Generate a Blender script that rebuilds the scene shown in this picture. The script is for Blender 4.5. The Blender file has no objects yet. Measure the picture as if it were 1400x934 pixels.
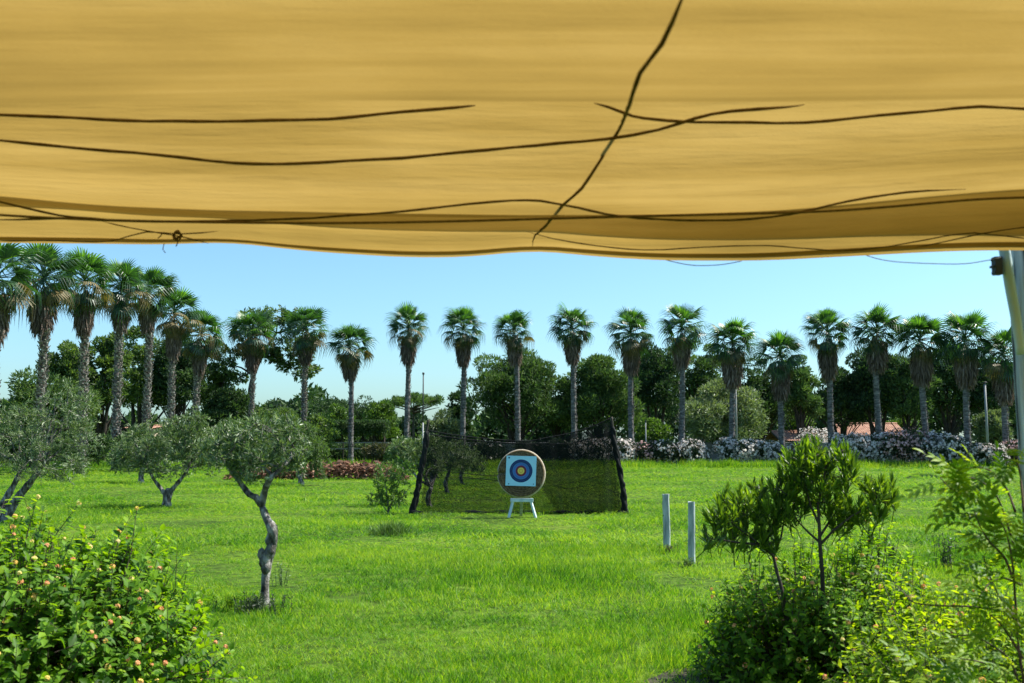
import bpy, math, random
import numpy as np
from mathutils import Vector, Matrix, Euler
R = math.radians
S = bpy.context.scene
COL = S.collection
rng = np.random.default_rng(7)
random.seed(7)

# ------------------------------------------------------------------ camera
CAMZ, PITCH, F = 1.9, R(5.71), 1361.0
cam = bpy.data.objects.new('camera', bpy.data.cameras.new('camera'))
COL.objects.link(cam)
cam.location = (0, 0, CAMZ)
cam.rotation_euler = (R(90) + PITCH, 0, 0)
cam.data.lens = 35; cam.data.sensor_width = 36
cam.data.clip_start = 0.05; cam.data.clip_end = 6000
cam.data.dof.use_dof = True
cam.data.dof.focus_distance = 24
cam.data.dof.aperture_fstop = 4.5
S.camera = cam

# ------------------------------------------------------------------ world, sun, exposure
SUN_EL, SUN_AZ = R(54), R(75)          # azimuth measured from the view direction (+Y) to the right (+X)
w = bpy.data.worlds.new('World'); S.world = w; w.use_nodes = True
nt = w.node_tree; nt.nodes.clear()
sky = nt.nodes.new('ShaderNodeTexSky'); sky.sky_type = 'NISHITA'; sky.sun_disc = False
sky.sun_elevation = SUN_EL; sky.sun_rotation = SUN_AZ
sky.altitude = 0; sky.air_density = 1.0; sky.dust_density = 1.3; sky.ozone_density = 1.0
tint = nt.nodes.new('ShaderNodeMix'); tint.data_type = 'RGBA'; tint.blend_type = 'MULTIPLY'
tint.inputs[0].default_value = 1.0; tint.inputs[7].default_value = (0.70, 0.99, 1.12, 1)
bg = nt.nodes.new('ShaderNodeBackground'); bg.inputs[1].default_value = 0.10
wo = nt.nodes.new('ShaderNodeOutputWorld')
nt.links.new(sky.outputs[0], tint.inputs[6]); nt.links.new(tint.outputs[2], bg.inputs[0]); nt.links.new(bg.outputs[0], wo.inputs[0])
sl = bpy.data.lights.new('sun', 'SUN'); sl.energy = 5.0; sl.angle = R(0.5); sl.color = (1.0, 0.95, 0.86)
sun = bpy.data.objects.new('sun', sl); COL.objects.link(sun)
sdir = Vector((math.sin(SUN_AZ) * math.cos(SUN_EL), math.cos(SUN_AZ) * math.cos(SUN_EL), math.sin(SUN_EL)))
sun.rotation_euler = sdir.to_track_quat('Z', 'Y').to_euler()
S.view_settings.view_transform = 'Standard'; S.view_settings.look = 'None'
S.view_settings.exposure = 0.95; S.view_settings.gamma = 1.0
try:
    S.cycles.transparent_max_bounces = 12; S.cycles.max_bounces = 8; S.cycles.transmission_bounces = 6
except Exception: pass

# ------------------------------------------------------------------ helpers
def ray(px, py):
    u, v = (px - 700) / F, (467 - py) / F
    return Vector((u, math.cos(PITCH) - v * math.sin(PITCH), math.sin(PITCH) + v * math.cos(PITCH)))
def at(px, py, Y):                      # the point seen at photo pixel (px,py) at distance Y
    d = ray(px, py); return Vector((0, 0, CAMZ)) + d * (Y / d.y)
def gnd(px, py):
    d = ray(px, py); return Vector((0, 0, CAMZ)) + d * (-CAMZ / d.z)
def nrm(a):
    a = np.asarray(a, float); return a / (np.linalg.norm(a, axis=-1, keepdims=True) + 1e-9)

class MB:
    def __init__(s): s.V = []; s.F = {3: [], 4: []}; s.var = []; s.n = 0
    def add(s, V, faces, var=0.5):
        V = np.asarray(V, float).reshape(-1, 3)
        for f in faces:
            f = np.asarray(f, int)
            if len(f): s.F[f.shape[1]].append(f + s.n)
        s.V.append(V); s.var.append(np.broadcast_to(np.asarray(var, float), (len(V),)).copy()); s.n += len(V)
    def tube(s, pts, rad, sides=6, var=0.5, cap=True):
        P = np.asarray(pts, float); n = len(P); r = np.broadcast_to(np.asarray(rad, float), (n,))
        T = nrm(np.gradient(P, axis=0))
        up = np.array([0, 0, 1.]) if abs(T[:, 2]).mean() < .8 else np.array([1., 0, 0])
        A = nrm(np.cross(T, up)); B = np.cross(A, T)
        a = np.arange(sides) * 2 * math.pi / sides
        ring = P[:, None] + r[:, None, None] * (np.cos(a)[None, :, None] * A[:, None] + np.sin(a)[None, :, None] * B[:, None])
        i, j = np.meshgrid(np.arange(n - 1), np.arange(sides), indexing='ij'); j2 = (j + 1) % sides
        q = np.stack([i * sides + j, i * sides + j2, (i + 1) * sides + j2, (i + 1) * sides + j], -1).reshape(-1, 4)
        V = ring.reshape(-1, 3); fs = [q]
        if cap:
            V = np.vstack([V, P[:1], P[-1:]]); k = np.arange(sides)
            fs.append(np.stack([k, np.full(sides, n * sides), (k + 1) % sides], -1))
            b = (n - 1) * sides
            fs.append(np.stack([b + k, b + (k + 1) % sides, np.full(sides, n * sides + 1)], -1))
        s.add(V, fs, var)
    def box(s, c, size, rot=None, var=0.5, bev=0.0):
        c = np.asarray(c, float); h = np.asarray(size, float) / 2
        if bev <= 0:
            V = np.array([[x, y, z] for x in (-1, 1) for y in (-1, 1) for z in (-1, 1)], float) * h
            f = [[0, 1, 3, 2], [4, 6, 7, 5], [0, 4, 5, 1], [2, 3, 7, 6], [0, 2, 6, 4], [1, 5, 7, 3]]
        else:
            V = []
            for x in (-1, 1):
                for y in (-1, 1):
                    for z in (-1, 1):
                        V += [[x * (h[0] - bev), y * (h[1] - bev), z * h[2]], [x * (h[0] - bev), y * h[1], z * (h[2] - bev)], [x * h[0], y * (h[1] - bev), z * (h[2] - bev)]]
            V = np.array(V); I = lambda a, b, c_, k: ((a * 2 + b) * 2 + c_) * 3 + k
            f = []; t = []
            for z in (0, 1): f.append([I(0, 0, z, 0), I(1, 0, z, 0), I(1, 1, z, 0), I(0, 1, z, 0)])
            for y in (0, 1): f.append([I(0, y, 0, 1), I(1, y, 0, 1), I(1, y, 1, 1), I(0, y, 1, 1)])
            for x in (0, 1): f.append([I(x, 0, 0, 2), I(x, 1, 0, 2), I(x, 1, 1, 2), I(x, 0, 1, 2)])
            for a in (0, 1):
                for b in (0, 1):
                    f.append([I(a, b, 0, 1), I(a, b, 0, 2), I(a, b, 1, 2), I(a, b, 1, 1)])
                    f.append([I(a, 0, b, 0), I(a, 0, b, 2), I(a, 1, b, 2), I(a, 1, b, 0)])
                    f.append([I(0, a, b, 0), I(0, a, b, 1), I(1, a, b, 1), I(1, a, b, 0)])
                    for c_ in (0, 1): t.append([I(a, b, c_, 0), I(a, b, c_, 1), I(a, b, c_, 2)])
            if rot is not None: V = V @ np.array(rot).T
            s.add(V + c, [f, t], var); return
        if rot is not None: V = V @ np.array(rot).T
        s.add(V + c, [f], var)
    def scatter(s, tv, tf, P, X, Z, sc, var=0.5):
        """copies of a small template (x along the leaf, z its normal) at P"""
        tv = np.asarray(tv, float); k = len(tv); N = len(P)
        if N == 0: return
        X = nrm(X); Y = nrm(np.cross(Z, X)); Z = np.cross(X, Y)
        sc = np.asarray(sc, float)
        if sc.ndim < 2: sc = np.broadcast_to(np.broadcast_to(sc, (N,))[:, None], (N, 3))
        t = tv[None] * sc[:, None, :]
        V = P[:, None] + t[..., 0:1] * X[:, None] + t[..., 1:2] * Y[:, None] + t[..., 2:3] * Z[:, None]
        fs = []
        for f in tf:
            f = np.asarray(f, int); fs.append((f[None] + (np.arange(N) * k)[:, None, None]).reshape(-1, f.shape[1]))
        s.add(V.reshape(-1, 3), fs, np.repeat(np.broadcast_to(var, (N,)), k))
    def mesh(s, name, m, smooth=False):
        V = np.vstack(s.V); me = bpy.data.meshes.new(name)
        t = [np.vstack(s.F[k]) if s.F[k] else np.zeros((0, k), int) for k in (3, 4)]
        L = np.concatenate([t[0].ravel(), t[1].ravel()]).astype(np.int32)
        tot = np.concatenate([np.full(len(t[0]), 3), np.full(len(t[1]), 4)]).astype(np.int32)
        st = np.concatenate([[0], np.cumsum(tot)[:-1]]).astype(np.int32)
        me.vertices.add(len(V)); me.vertices.foreach_set('co', V.ravel().astype(np.float32))
        me.loops.add(len(L)); me.loops.foreach_set('vertex_index', L)
        me.polygons.add(len(tot)); me.polygons.foreach_set('loop_start', st)
        try: me.polygons.foreach_set('loop_total', tot)
        except Exception: pass
        me.update(calc_edges=True)
        me.polygons.foreach_set('use_smooth', np.full(len(tot), smooth, bool))
        at_ = me.attributes.new('var', 'FLOAT', 'POINT'); at_.data.foreach_set('value', np.concatenate(s.var).astype(np.float32))
        if m: me.materials.append(m)
        me.update(); return me
    def build(s, name, m, parent=None, smooth=False, kind=None, loc=None):
        return link(name, s.mesh(name, m, smooth), parent, kind, loc)

def link(name, me, parent=None, kind=None, loc=None):
    o = bpy.data.objects.new(name, me); COL.objects.link(o)
    if parent: o.parent = parent
    if kind: o['kind'] = kind
    if loc is not None: o.location = loc
    return o
def tag(o, label, cat, group=None, kind=None):
    o['label'] = label; o['category'] = cat
    if group: o['group'] = group
    if kind: o['kind'] = kind
    return o
def thing(name, label, cat, loc=(0, 0, 0), group=None, rz=0):
    o = bpy.data.objects.new(name, None); COL.objects.link(o); o.location = loc; o.rotation_euler = (0, 0, rz)
    o.empty_display_size = .2
    return tag(o, label, cat, group)

# ------------------------------------------------------------------ materials
def newmat(name):
    m = bpy.data.materials.new(name); m.use_nodes = True; m.node_tree.nodes.clear()
    return m, m.node_tree
def N(nt, t, **k):
    n = nt.nodes.new(t)
    for a, v in k.items(): setattr(n, a, v)
    return n
def ramp(nt, stops, src):
    r = N(nt, 'ShaderNodeValToRGB'); e = r.color_ramp.elements
    while len(e) < len(stops): e.new(0.5)
    for q, (p, c) in zip(e, stops): q.position = p; q.color = (*c, 1)
    nt.links.new(src, r.inputs[0]); return r.outputs[0]
def math_(nt, op, a, b=None):
    n = N(nt, 'ShaderNodeMath', operation=op)
    for i, v in enumerate((a, b)):
        if v is None: continue
        if isinstance(v, (int, float)): n.inputs[i].default_value = v
        else: nt.links.new(v, n.inputs[i])
    return n.outputs[0]
def leaf_mat(name, stops, trans=0.35, rough=0.45, rnd=0.5, tmul=(1.25, 1.35, 0.5), spec=0.4):
    m, nt = newmat(name)
    a = N(nt, 'ShaderNodeAttribute', attribute_name='var'); oi = N(nt, 'ShaderNodeObjectInfo')
    f = math_(nt, 'ADD', a.outputs['Fac'], math_(nt, 'MULTIPLY', math_(nt, 'SUBTRACT', oi.outputs['Random'], 0.5), rnd))
    c = ramp(nt, stops, f)
    p = N(nt, 'ShaderNodeBsdfPrincipled'); p.inputs['Roughness'].default_value = rough; p.inputs['Specular IOR Level'].default_value = spec
    nt.links.new(c, p.inputs['Base Color'])
    t = N(nt, 'ShaderNodeBsdfTranslucent')
    mx = N(nt, 'ShaderNodeMix', data_type='RGBA', blend_type='MULTIPLY'); mx.inputs[0].default_value = 1
    nt.links.new(c, mx.inputs[6]); mx.inputs[7].default_value = (*tmul, 1); nt.links.new(mx.outputs[2], t.inputs[0])
    ms = N(nt, 'ShaderNodeMixShader'); ms.inputs[0].default_value = trans
    o = N(nt, 'ShaderNodeOutputMaterial')
    nt.links.new(p.outputs[0], ms.inputs[1]); nt.links.new(t.outputs[0], ms.inputs[2]); nt.links.new(ms.outputs[0], o.inputs[0])
    return m
def solid(name, stops, scale=(5, 5, 5), rough=0.8, bump=0.3, bscale=30, detail=6, spec=0.3, obj=True, dist=0.01):
    m, nt = newmat(name)
    tc = N(nt, 'ShaderNodeTexCoord'); mp = N(nt, 'ShaderNodeMapping'); mp.inputs['Scale'].default_value = scale
    nt.links.new(tc.outputs['Object'], mp.inputs[0])
    no = N(nt, 'ShaderNodeTexNoise'); no.inputs['Scale'].default_value = 1; no.inputs['Detail'].default_value = detail
    nt.links.new(mp.outputs[0], no.inputs[0]); c = ramp(nt, stops, no.outputs[0])
    n2 = N(nt, 'ShaderNodeTexNoise'); n2.inputs['Scale'].default_value = bscale / max(scale); n2.inputs['Detail'].default_value = 5
    nt.links.new(mp.outputs[0], n2.inputs[0])
    b = N(nt, 'ShaderNodeBump'); b.inputs['Strength'].default_value = bump; b.inputs['Distance'].default_value = dist
    nt.links.new(n2.outputs[0], b.inputs['Height'])
    p = N(nt, 'ShaderNodeBsdfPrincipled'); p.inputs['Roughness'].default_value = rough; p.inputs['Specular IOR Level'].default_value = spec
    nt.links.new(c, p.inputs['Base Color']); nt.links.new(b.outputs[0], p.inputs['Normal'])
    o = N(nt, 'ShaderNodeOutputMaterial'); nt.links.new(p.outputs[0], o.inputs[0]); return m

M = {}
M['olive'] = leaf_mat('olive_leaf', [(0, (.030, .062, .022)), (.45, (.10, .16, .06)), (.75, (.24, .31, .15)), (1, (.46, .52, .36))], .3, .42, .15, (1.2, 1.35, .5), .5)
M['olive_bark'] = solid('olive_bark', [(.36, (.03, .027, .022)), (.5, (.16, .145, .125)), (.64, (.42, .40, .36))], (14, 14, 6), .9, 1.0, 90, dist=.03)
M['dark_bark'] = solid('dark_bark', [(.3, (.02, .017, .013)), (.7, (.08, .065, .05))], (6, 6, 2), .9, .8, 30)
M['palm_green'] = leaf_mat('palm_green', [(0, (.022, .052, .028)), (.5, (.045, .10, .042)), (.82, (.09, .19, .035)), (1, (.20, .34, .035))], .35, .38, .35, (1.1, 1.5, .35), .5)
M['palm_old'] = leaf_mat('palm_old', [(0, (.05, .06, .03)), (.5, (.11, .10, .045)), (1, (.20, .15, .06))], .25, .6, .6)
M['palm_dead'] = leaf_mat('palm_dead', [(0, (.07, .052, .040)), (.5, (.19, .145, .115)), (1, (.38, .30, .24))], .25, .8, .25, (1, .9, .8), .2)
M['palm_bark'] = solid('palm_bark', [(.3, (.05, .046, .045)), (.5, (.13, .12, .115)), (.7, (.25, .24, .23))], (3, 3, 9), .9, .8, 40)
M['pine'] = leaf_mat('pine_needles', [(0, (.032, .066, .026)), (.5, (.085, .145, .048)), (1, (.20, .28, .075))], .35, .6, .2, (1, 1.2, .5), .2)
M['darktree'] = leaf_mat('dark_leaves', [(0, (.016, .036, .019)), (.5, (.045, .086, .034)), (1, (.11, .18, .05))], .3, .6, .2, (1, 1.2, .5), .2)
M['brighttree'] = leaf_mat('bright_leaves', [(0, (.04, .085, .016)), (.5, (.09, .17, .03)), (1, (.17, .27, .05))], .3, .5, .2)
M['greytree'] = leaf_mat('grey_green_leaves', [(0, (.065, .10, .045)), (.5, (.15, .20, .10)), (1, (.27, .33, .18))], .3, .5, .2)
M['gumtree'] = leaf_mat('gum_leaves', [(0, (.030, .066, .026)), (.5, (.088, .150, .042)), (1, (.21, .30, .07))], .4, .5, .2)
M['oleander'] = leaf_mat('oleander_leaves', [(0, (.012, .026, .013)), (.5, (.03, .055, .022)), (1, (.07, .10, .035))], .15, .5, .2)
M['petal'] = leaf_mat('white_petals', [(0, (.66, .56, .53)), (.5, (.82, .75, .70)), (1, (.88, .84, .78))], .5, .6, .2, (1, 1, 1), .2)
M['petal_pink'] = leaf_mat('pink_petals', [(0, (.42, .22, .22)), (.5, (.6, .36, .34)), (1, (.72, .5, .48))], .25, .6, .2, (1, 1, 1), .2)
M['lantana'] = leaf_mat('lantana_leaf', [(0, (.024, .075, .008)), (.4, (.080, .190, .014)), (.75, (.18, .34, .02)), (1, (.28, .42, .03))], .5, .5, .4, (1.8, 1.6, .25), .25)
M['lime'] = leaf_mat('lime_leaf', [(0, (.06, .14, .012)), (.5, (.15, .29, .02)), (1, (.34, .46, .03))], .5, .5, .4, (1.8, 1.6, .2), .2)
M['pitto'] = leaf_mat('narrow_leaf', [(0, (.028, .066, .014)), (.5, (.075, .155, .022)), (1, (.22, .36, .04))], .45, .4, .35, (1.7, 1.6, .3), .4)
M['vine'] = leaf_mat('vine_leaf', [(0, (.05, .14, .012)), (.5, (.13, .27, .018)), (1, (.30, .42, .03))], .55, .5, .9, (1.9, 1.6, .25), .35)
M['flower'] = leaf_mat('lantana_flower', [(0, (.75, .30, .15)), (.35, (.80, .45, .20)), (.6, (.80, .60, .10)), (1, (.82, .68, .34))], .25, .6, 1.0, (1, 1, .8), .2)
M['stem_green'] = solid('green_stem', [(.3, (.06, .09, .025)), (.7, (.12, .14, .05))], (10, 10, 10), .6, .2)
M['stem_brown'] = solid('brown_stem', [(.3, (.05, .035, .025)), (.7, (.11, .085, .06))], (10, 10, 10), .8, .3)
M['rope'] = solid('rope_fibre', [(.3, (.10, .05, .015)), (.7, (.22, .125, .05))], (40, 40, 40), .9, .4, 200)
M['cable'] = solid('dark_cable', [(.3, (.02, .02, .02)), (.7, (.04, .04, .04))], (40, 40, 40), .6, .1)
M['wood_post'] = solid('weathered_wood', [(.36, (.04, .042, .045)), (.43, (.32, .36, .38)), (.56, (.52, .58, .62)), (.66, (.70, .78, .84))], (22, 22, 1.6), .85, 1.0, 60, 8, .2)
M['fence_post'] = solid('grey_blue_post', [(.3, (.16, .19, .18)), (.5, (.36, .40, .39)), (.7, (.56, .60, .58))], (14, 14, 3), .85, .5, 60)
M['stand'] = solid('shade_tinted_timber', [(.3, (.42, .55, .58)), (.7, (.66, .78, .80))], (8, 8, 3), .7, .3, 60)  # pale timber; bluish tint is the stand front's shade put into the colour
M['pole'] = solid('grey_pole', [(.3, (.20, .21, .21)), (.7, (.32, .33, .33))], (4, 4, 1), .6, .1)
M['pole_dark'] = solid('dark_pole', [(.3, (.03, .03, .035)), (.7, (.06, .06, .06))], (4, 4, 1), .6, .1)
M['wall'] = solid('grey_render', [(.3, (.15, .145, .14)), (.7, (.25, .24, .25))], (1, 1, 2), .9, .3, 10)
M['tile'] = solid('terracotta', [(.3, (.20, .095, .06)), (.5, (.31, .16, .105)), (.7, (.42, .25, .17))], (2.5, 2.5, 2.5), .85, .3, 10)
M['house'] = solid('house_wall', [(.3, (.42, .34, .25)), (.7, (.52, .43, .33))], (1, 1, 1), .9, .2)
M['straw'] = solid('straw_coil', [(.3, (.06, .038, .020)), (.5, (.14, .092, .045)), (.75, (.25, .17, .085))], (25, 25, 25), .9, .8, 120)
M['straw_rim'] = solid('straw_rim', [(.3, (.30, .26, .19)), (.7, (.55, .48, .36))], (25, 25, 25), .9, .6, 120)
M['soil'] = solid('shadow_dark_soil', [(.3, (.022, .020, .013)), (.7, (.06, .055, .03))], (6, 6, 6), .95, .8, 30, dist=.03)
def flat(name, c, rough=.6):
    return solid(name, [(.3, tuple(x * .94 for x in c)), (.7, c)], (20, 20, 20), rough, .05, 60)
M['f_white'] = flat('shade_tinted_paper', (.38, .70, .82)); M['f_navy'] = flat('navy_ring', (.012, .035, .12)); M['f_blue'] = flat('blue_ring', (.06, .18, .46))  # the paper is white; blue of skylit shade is painted into it
M['f_red'] = flat('red_ring', (.16, .02, .04)); M['f_gold'] = flat('gold_ring', (.85, .60, .10)); M['f_mark'] = flat('print_mark', (.04, .12, .18))
M['brush'] = leaf_mat('dead_brush', [(0, (.07, .035, .025)), (.5, (.20, .10, .065)), (1, (.42, .25, .17))], .1, .9, .2, (1, 1, 1), .1)

def ground_mat():
    m, nt = newmat('grass_ground')
    g = N(nt, 'ShaderNodeNewGeometry')
    def noise(s, d=4):
        n = N(nt, 'ShaderNodeTexNoise'); n.inputs['Scale'].default_value = s; n.inputs['Detail'].default_value = d
        nt.links.new(g.outputs['Position'], n.inputs[0]); return n.outputs[0]
    a = ramp(nt, [(.3, (.045, .09, .010)), (.55, (.09, .16, .014)), (.75, (.14, .20, .025))], noise(.35))
    b = ramp(nt, [(.35, (.4, .42, .4)), (.65, (1.2, 1.15, 1.1))], noise(6, 8))
    mx = N(nt, 'ShaderNodeMix', data_type='RGBA', blend_type='MULTIPLY'); mx.inputs[0].default_value = 1
    nt.links.new(a, mx.inputs[6]); nt.links.new(b, mx.inputs[7])
    p = N(nt, 'ShaderNodeBsdfPrincipled'); p.inputs['Roughness'].default_value = .95; p.inputs['Specular IOR Level'].default_value = .1
    nt.links.new(mx.outputs[2], p.inputs['Base Color'])
    bm = N(nt, 'ShaderNodeBump'); bm.inputs['Strength'].default_value = .8; bm.inputs['Distance'].default_value = .04
    nt.links.new(noise(14, 6), bm.inputs['Height']); nt.links.new(bm.outputs[0], p.inputs['Normal'])
    o = N(nt, 'ShaderNodeOutputMaterial'); nt.links.new(p.outputs[0], o.inputs[0]); return m
def grass_mat():
    m, nt = newmat('grass_blades')
    g = N(nt, 'ShaderNodeNewGeometry')
    def noise(s, d=3, sc=(1, 1, 1)):
        mp = N(nt, 'ShaderNodeMapping'); mp.inputs['Scale'].default_value = sc
        nt.links.new(g.outputs['Position'], mp.inputs[0])
        n = N(nt, 'ShaderNodeTexNoise'); n.inputs['Scale'].default_value = s; n.inputs['Detail'].default_value = d
        nt.links.new(mp.outputs[0], n.inputs[0]); return n.outputs[0]
    a = N(nt, 'ShaderNodeAttribute', attribute_name='var')
    f = math_(nt, 'ADD', math_(nt, 'MULTIPLY', math_(nt, 'SUBTRACT', a.outputs['Fac'], .22), .32), math_(nt, 'MULTIPLY', noise(.40, 6, (.45, 1, 1)), .62))
    f = math_(nt, 'ADD', f, math_(nt, 'MULTIPLY', noise(2.2, 4), .34))
    c = ramp(nt, [(.36, (.018, .072, .008)), (.46, (.055, .18, .010)), (.56, (.115, .28, .013)), (.69, (.25, .38, .05))], f)
    p = N(nt, 'ShaderNodeBsdfPrincipled'); p.inputs['Roughness'].default_value = .5; p.inputs['Specular IOR Level'].default_value = .25
    nt.links.new(c, p.inputs['Base Color'])
    t = N(nt, 'ShaderNodeBsdfTranslucent')
    mx = N(nt, 'ShaderNodeMix', data_type='RGBA', blend_type='MULTIPLY'); mx.inputs[0].default_value = 1
    nt.links.new(c, mx.inputs[6]); mx.inputs[7].default_value = (1.8, 1.6, .3, 1); nt.links.new(mx.outputs[2], t.inputs[0])
    ms = N(nt, 'ShaderNodeMixShader'); ms.inputs[0].default_value = .5
    o = N(nt, 'ShaderNodeOutputMaterial')
    nt.links.new(p.outputs[0], ms.inputs[1]); nt.links.new(t.outputs[0], ms.inputs[2]); nt.links.new(ms.outputs[0], o.inputs[0])
    return m
M['ground'] = ground_mat(); M['grass'] = grass_mat()

# ------------------------------------------------------------------ ground sheet
def ghill(x, y):
    """gentle unevenness of the lawn; flat near the things that stand on it"""
    x = np.asarray(x, float); y = np.asarray(y, float)
    z = .020 * np.sin(x * .9 + 1.3) * np.sin(y * .55 + .4) + .014 * np.sin(x * .37 + y * .8)
    return z * np.clip(1 - np.abs(y - 35) / 45, 0, 1)
gy = np.concatenate([np.linspace(-60, 4, 6), np.arange(4.5, 90, .9), np.array([100, 130, 200, 400, 900, 2500])])
gx = np.concatenate([np.array([-2500, -600, -200, -80]), np.arange(-45, 46, 1.5), np.array([80, 200, 600, 2500])])
XX, YY = np.meshgrid(gx, gy); ZZ = ghill(XX, YY)
mb = MB(); nx, ny = len(gx), len(gy)
i, j = np.meshgrid(np.arange(ny - 1), np.arange(nx - 1), indexing='ij')
mb.add(np.stack([XX, YY, ZZ], -1).reshape(-1, 3), [np.stack([i * nx + j, i * nx + j + 1, (i + 1) * nx + j + 1, (i + 1) * nx + j], -1).reshape(-1, 4)])
mb.build('ground', M['ground'], None, True, 'structure')

# ------------------------------------------------------------------ fabric canopy overhead
LA = ([-600, 0, 350, 700, 1000, 1400, 2000], [148, 146, 144, 145, 142, 134, 130])            # far outline of the first swag
LB = ([-600, 0, 150, 300, 500, 700, 900, 1080, 1300, 1400, 2000], [262, 278, 292, 298, 298, 297, 292, 286, 268, 262, 250])
LC = ([-900, -300, 0, 140, 220, 300, 420, 560, 660, 725, 800, 900, 1050, 1200, 1300, 1400, 1700, 2100], [340, 326, 331, 334, 336, 332, 345, 352, 349, 339, 347, 354, 356, 350, 345, 343, 348, 336])
def smooth_interp(t, xs, ys):
    return sum(np.interp(t + d, xs, ys) for d in (-40, -20, 0, 20, 40)) / 5
def slope(py): d = ray(700, py); return d.z / d.y
def can_z(X, Y):
    """height of the cloth; three swags sagging between the cross wires, hem hanging at Y=4.05"""
    X = np.asarray(X, float); Y = np.asarray(Y, float)
    ztan = lambda L, y0: np.vectorize(lambda q: CAMZ + slope(q) * y0)(smooth_interp(X / y0 * F + 700, *L))
    zA, zB, zC = ztan(LA, 2.3), ztan(LB, 3.4), ztan(LC, 4.05)
    knots = [(-3.0, zA * 0 + 2.95), (-1.9, zA * 0 + 2.84), (-.7, zA * 0 + 2.95), (.4, zA * 0 + 2.80), (1.4, zA * 0 + 2.93), (2.22, zA - .006), (2.85, zA + .27), (3.34, zB - .006), (3.70, zB + .14), (3.86, zC * .35 + (zB + .14) * .65), (4.06, zC)]
    z = np.zeros_like(X + Y)
    for (y0, a), (y1, b) in zip(knots[:-1], knots[1:]):
        t = np.clip((Y - y0) / (y1 - y0), 0, 1); s = t * t * (3 - 2 * t)
        if y0 > 3.65: s = t
        z = np.where((Y >= y0) & (Y <= y1 + 1e-6), a * (1 - s) + b * s, z)
    wr = .0065 * np.sin(Y * 31 + np.sin(X * 1.1) * 1.5) + .0042 * np.sin(Y * 67 + np.sin(X * 1.7 + 2) * 2.2 + X * .5) + .0016 * np.sin(Y * 120 + 3 * np.sin(X * .8 + .5))
    wr = wr * (.35 + .65 * np.clip((Y - 2.2) * 1.2, 0, 1)) * (.6 + .4 * np.sin(X * 1.3 + Y * 2))
    return z + wr * np.clip((4.06 - Y) * 12, 0, 1) + .006 * np.sin(X * 2.1 + Y)
def fabric_mat(name='beige_cloth', stops=None):
    m, nt = newmat(name)
    g = N(nt, 'ShaderNodeTexCoord')
    def noise(sc, d, s=1.0, rough=.5):
        mp = N(nt, 'ShaderNodeMapping'); mp.inputs['Scale'].default_value = sc; nt.links.new(g.outputs['Object'], mp.inputs[0])
        n = N(nt, 'ShaderNodeTexNoise'); n.inputs['Scale'].default_value = s; n.inputs['Detail'].default_value = d; n.inputs['Roughness'].default_value = rough
        nt.links.new(mp.outputs[0], n.inputs[0]); return n.outputs[0]
    f = math_(nt, 'ADD', math_(nt, 'MULTIPLY', noise((.30, 7, 3), 6, 1.0, .62), .60), math_(nt, 'MULTIPLY', noise((.9, 1.6, 1.2), 3), .40))
    c = ramp(nt, stops or [(.33, (.205, .129, .028)), (.5, (.315, .200, .046)), (.67, (.42, .276, .076))], f)
    t = N(nt, 'ShaderNodeBsdfTranslucent'); nt.links.new(c, t.inputs[0])
    d = N(nt, 'ShaderNodeBsdfDiffuse'); nt.links.new(c, d.inputs[0])
    wv = math_(nt, 'ADD', math_(nt, 'MULTIPLY', noise((90, 400, 400), 2), .06), math_(nt, 'ADD', math_(nt, 'MULTIPLY', noise((.8, 11, 4), 4, 1.0, .6), 1.2), math_(nt, 'MULTIPLY', noise((3, 5, 4), 5), .35)))
    b = N(nt, 'ShaderNodeBump'); b.inputs['Strength'].default_value = .8; b.inputs['Distance'].default_value = .03
    nt.links.new(wv, b.inputs['Height']); nt.links.new(b.outputs[0], d.inputs[1]); nt.links.new(b.outputs[0], t.inputs[1])
    ms = N(nt, 'ShaderNodeMixShader'); ms.inputs[0].default_value = .62
    o = N(nt, 'ShaderNodeOutputMaterial')
    nt.links.new(d.outputs[0], ms.inputs[1]); nt.links.new(t.outputs[0], ms.inputs[2]); nt.links.new(ms.outputs[0], o.inputs[0]); return m
M['cloth'] = fabric_mat(); M['hem'] = fabric_mat('faded_hem_cloth', [(.3, (.55, .46, .27)), (.7, (.70, .60, .40))])
def sheet(xs, ys, zf, off=0.0):
    XX, YY = np.meshgrid(xs, ys); ZZ = zf(XX, YY) + off; nx, ny = len(xs), len(ys)
    i, j = np.meshgrid(np.arange(ny - 1), np.arange(nx - 1), indexing='ij')
    return np.stack([XX, YY, ZZ], -1).reshape(-1, 3), [np.stack([i * nx + j, i * nx + j + 1, (i + 1) * nx + j + 1, (i + 1) * nx + j], -1).reshape(-1, 4)]
canopy = thing('fabric_canopy', 'sagging beige cloth sunshade stretched overhead on wires, crossed by ropes', 'canopy', (0, 0, 0))
mb = MB(); V, f = sheet(np.arange(-5, 5.01, .07), np.concatenate([np.arange(-3, 1.4, .05), np.arange(1.4, 4.061, .014)]), can_z); mb.add(V, f)
mb.build('cloth_sheet', M['cloth'], canopy, True)
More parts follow.
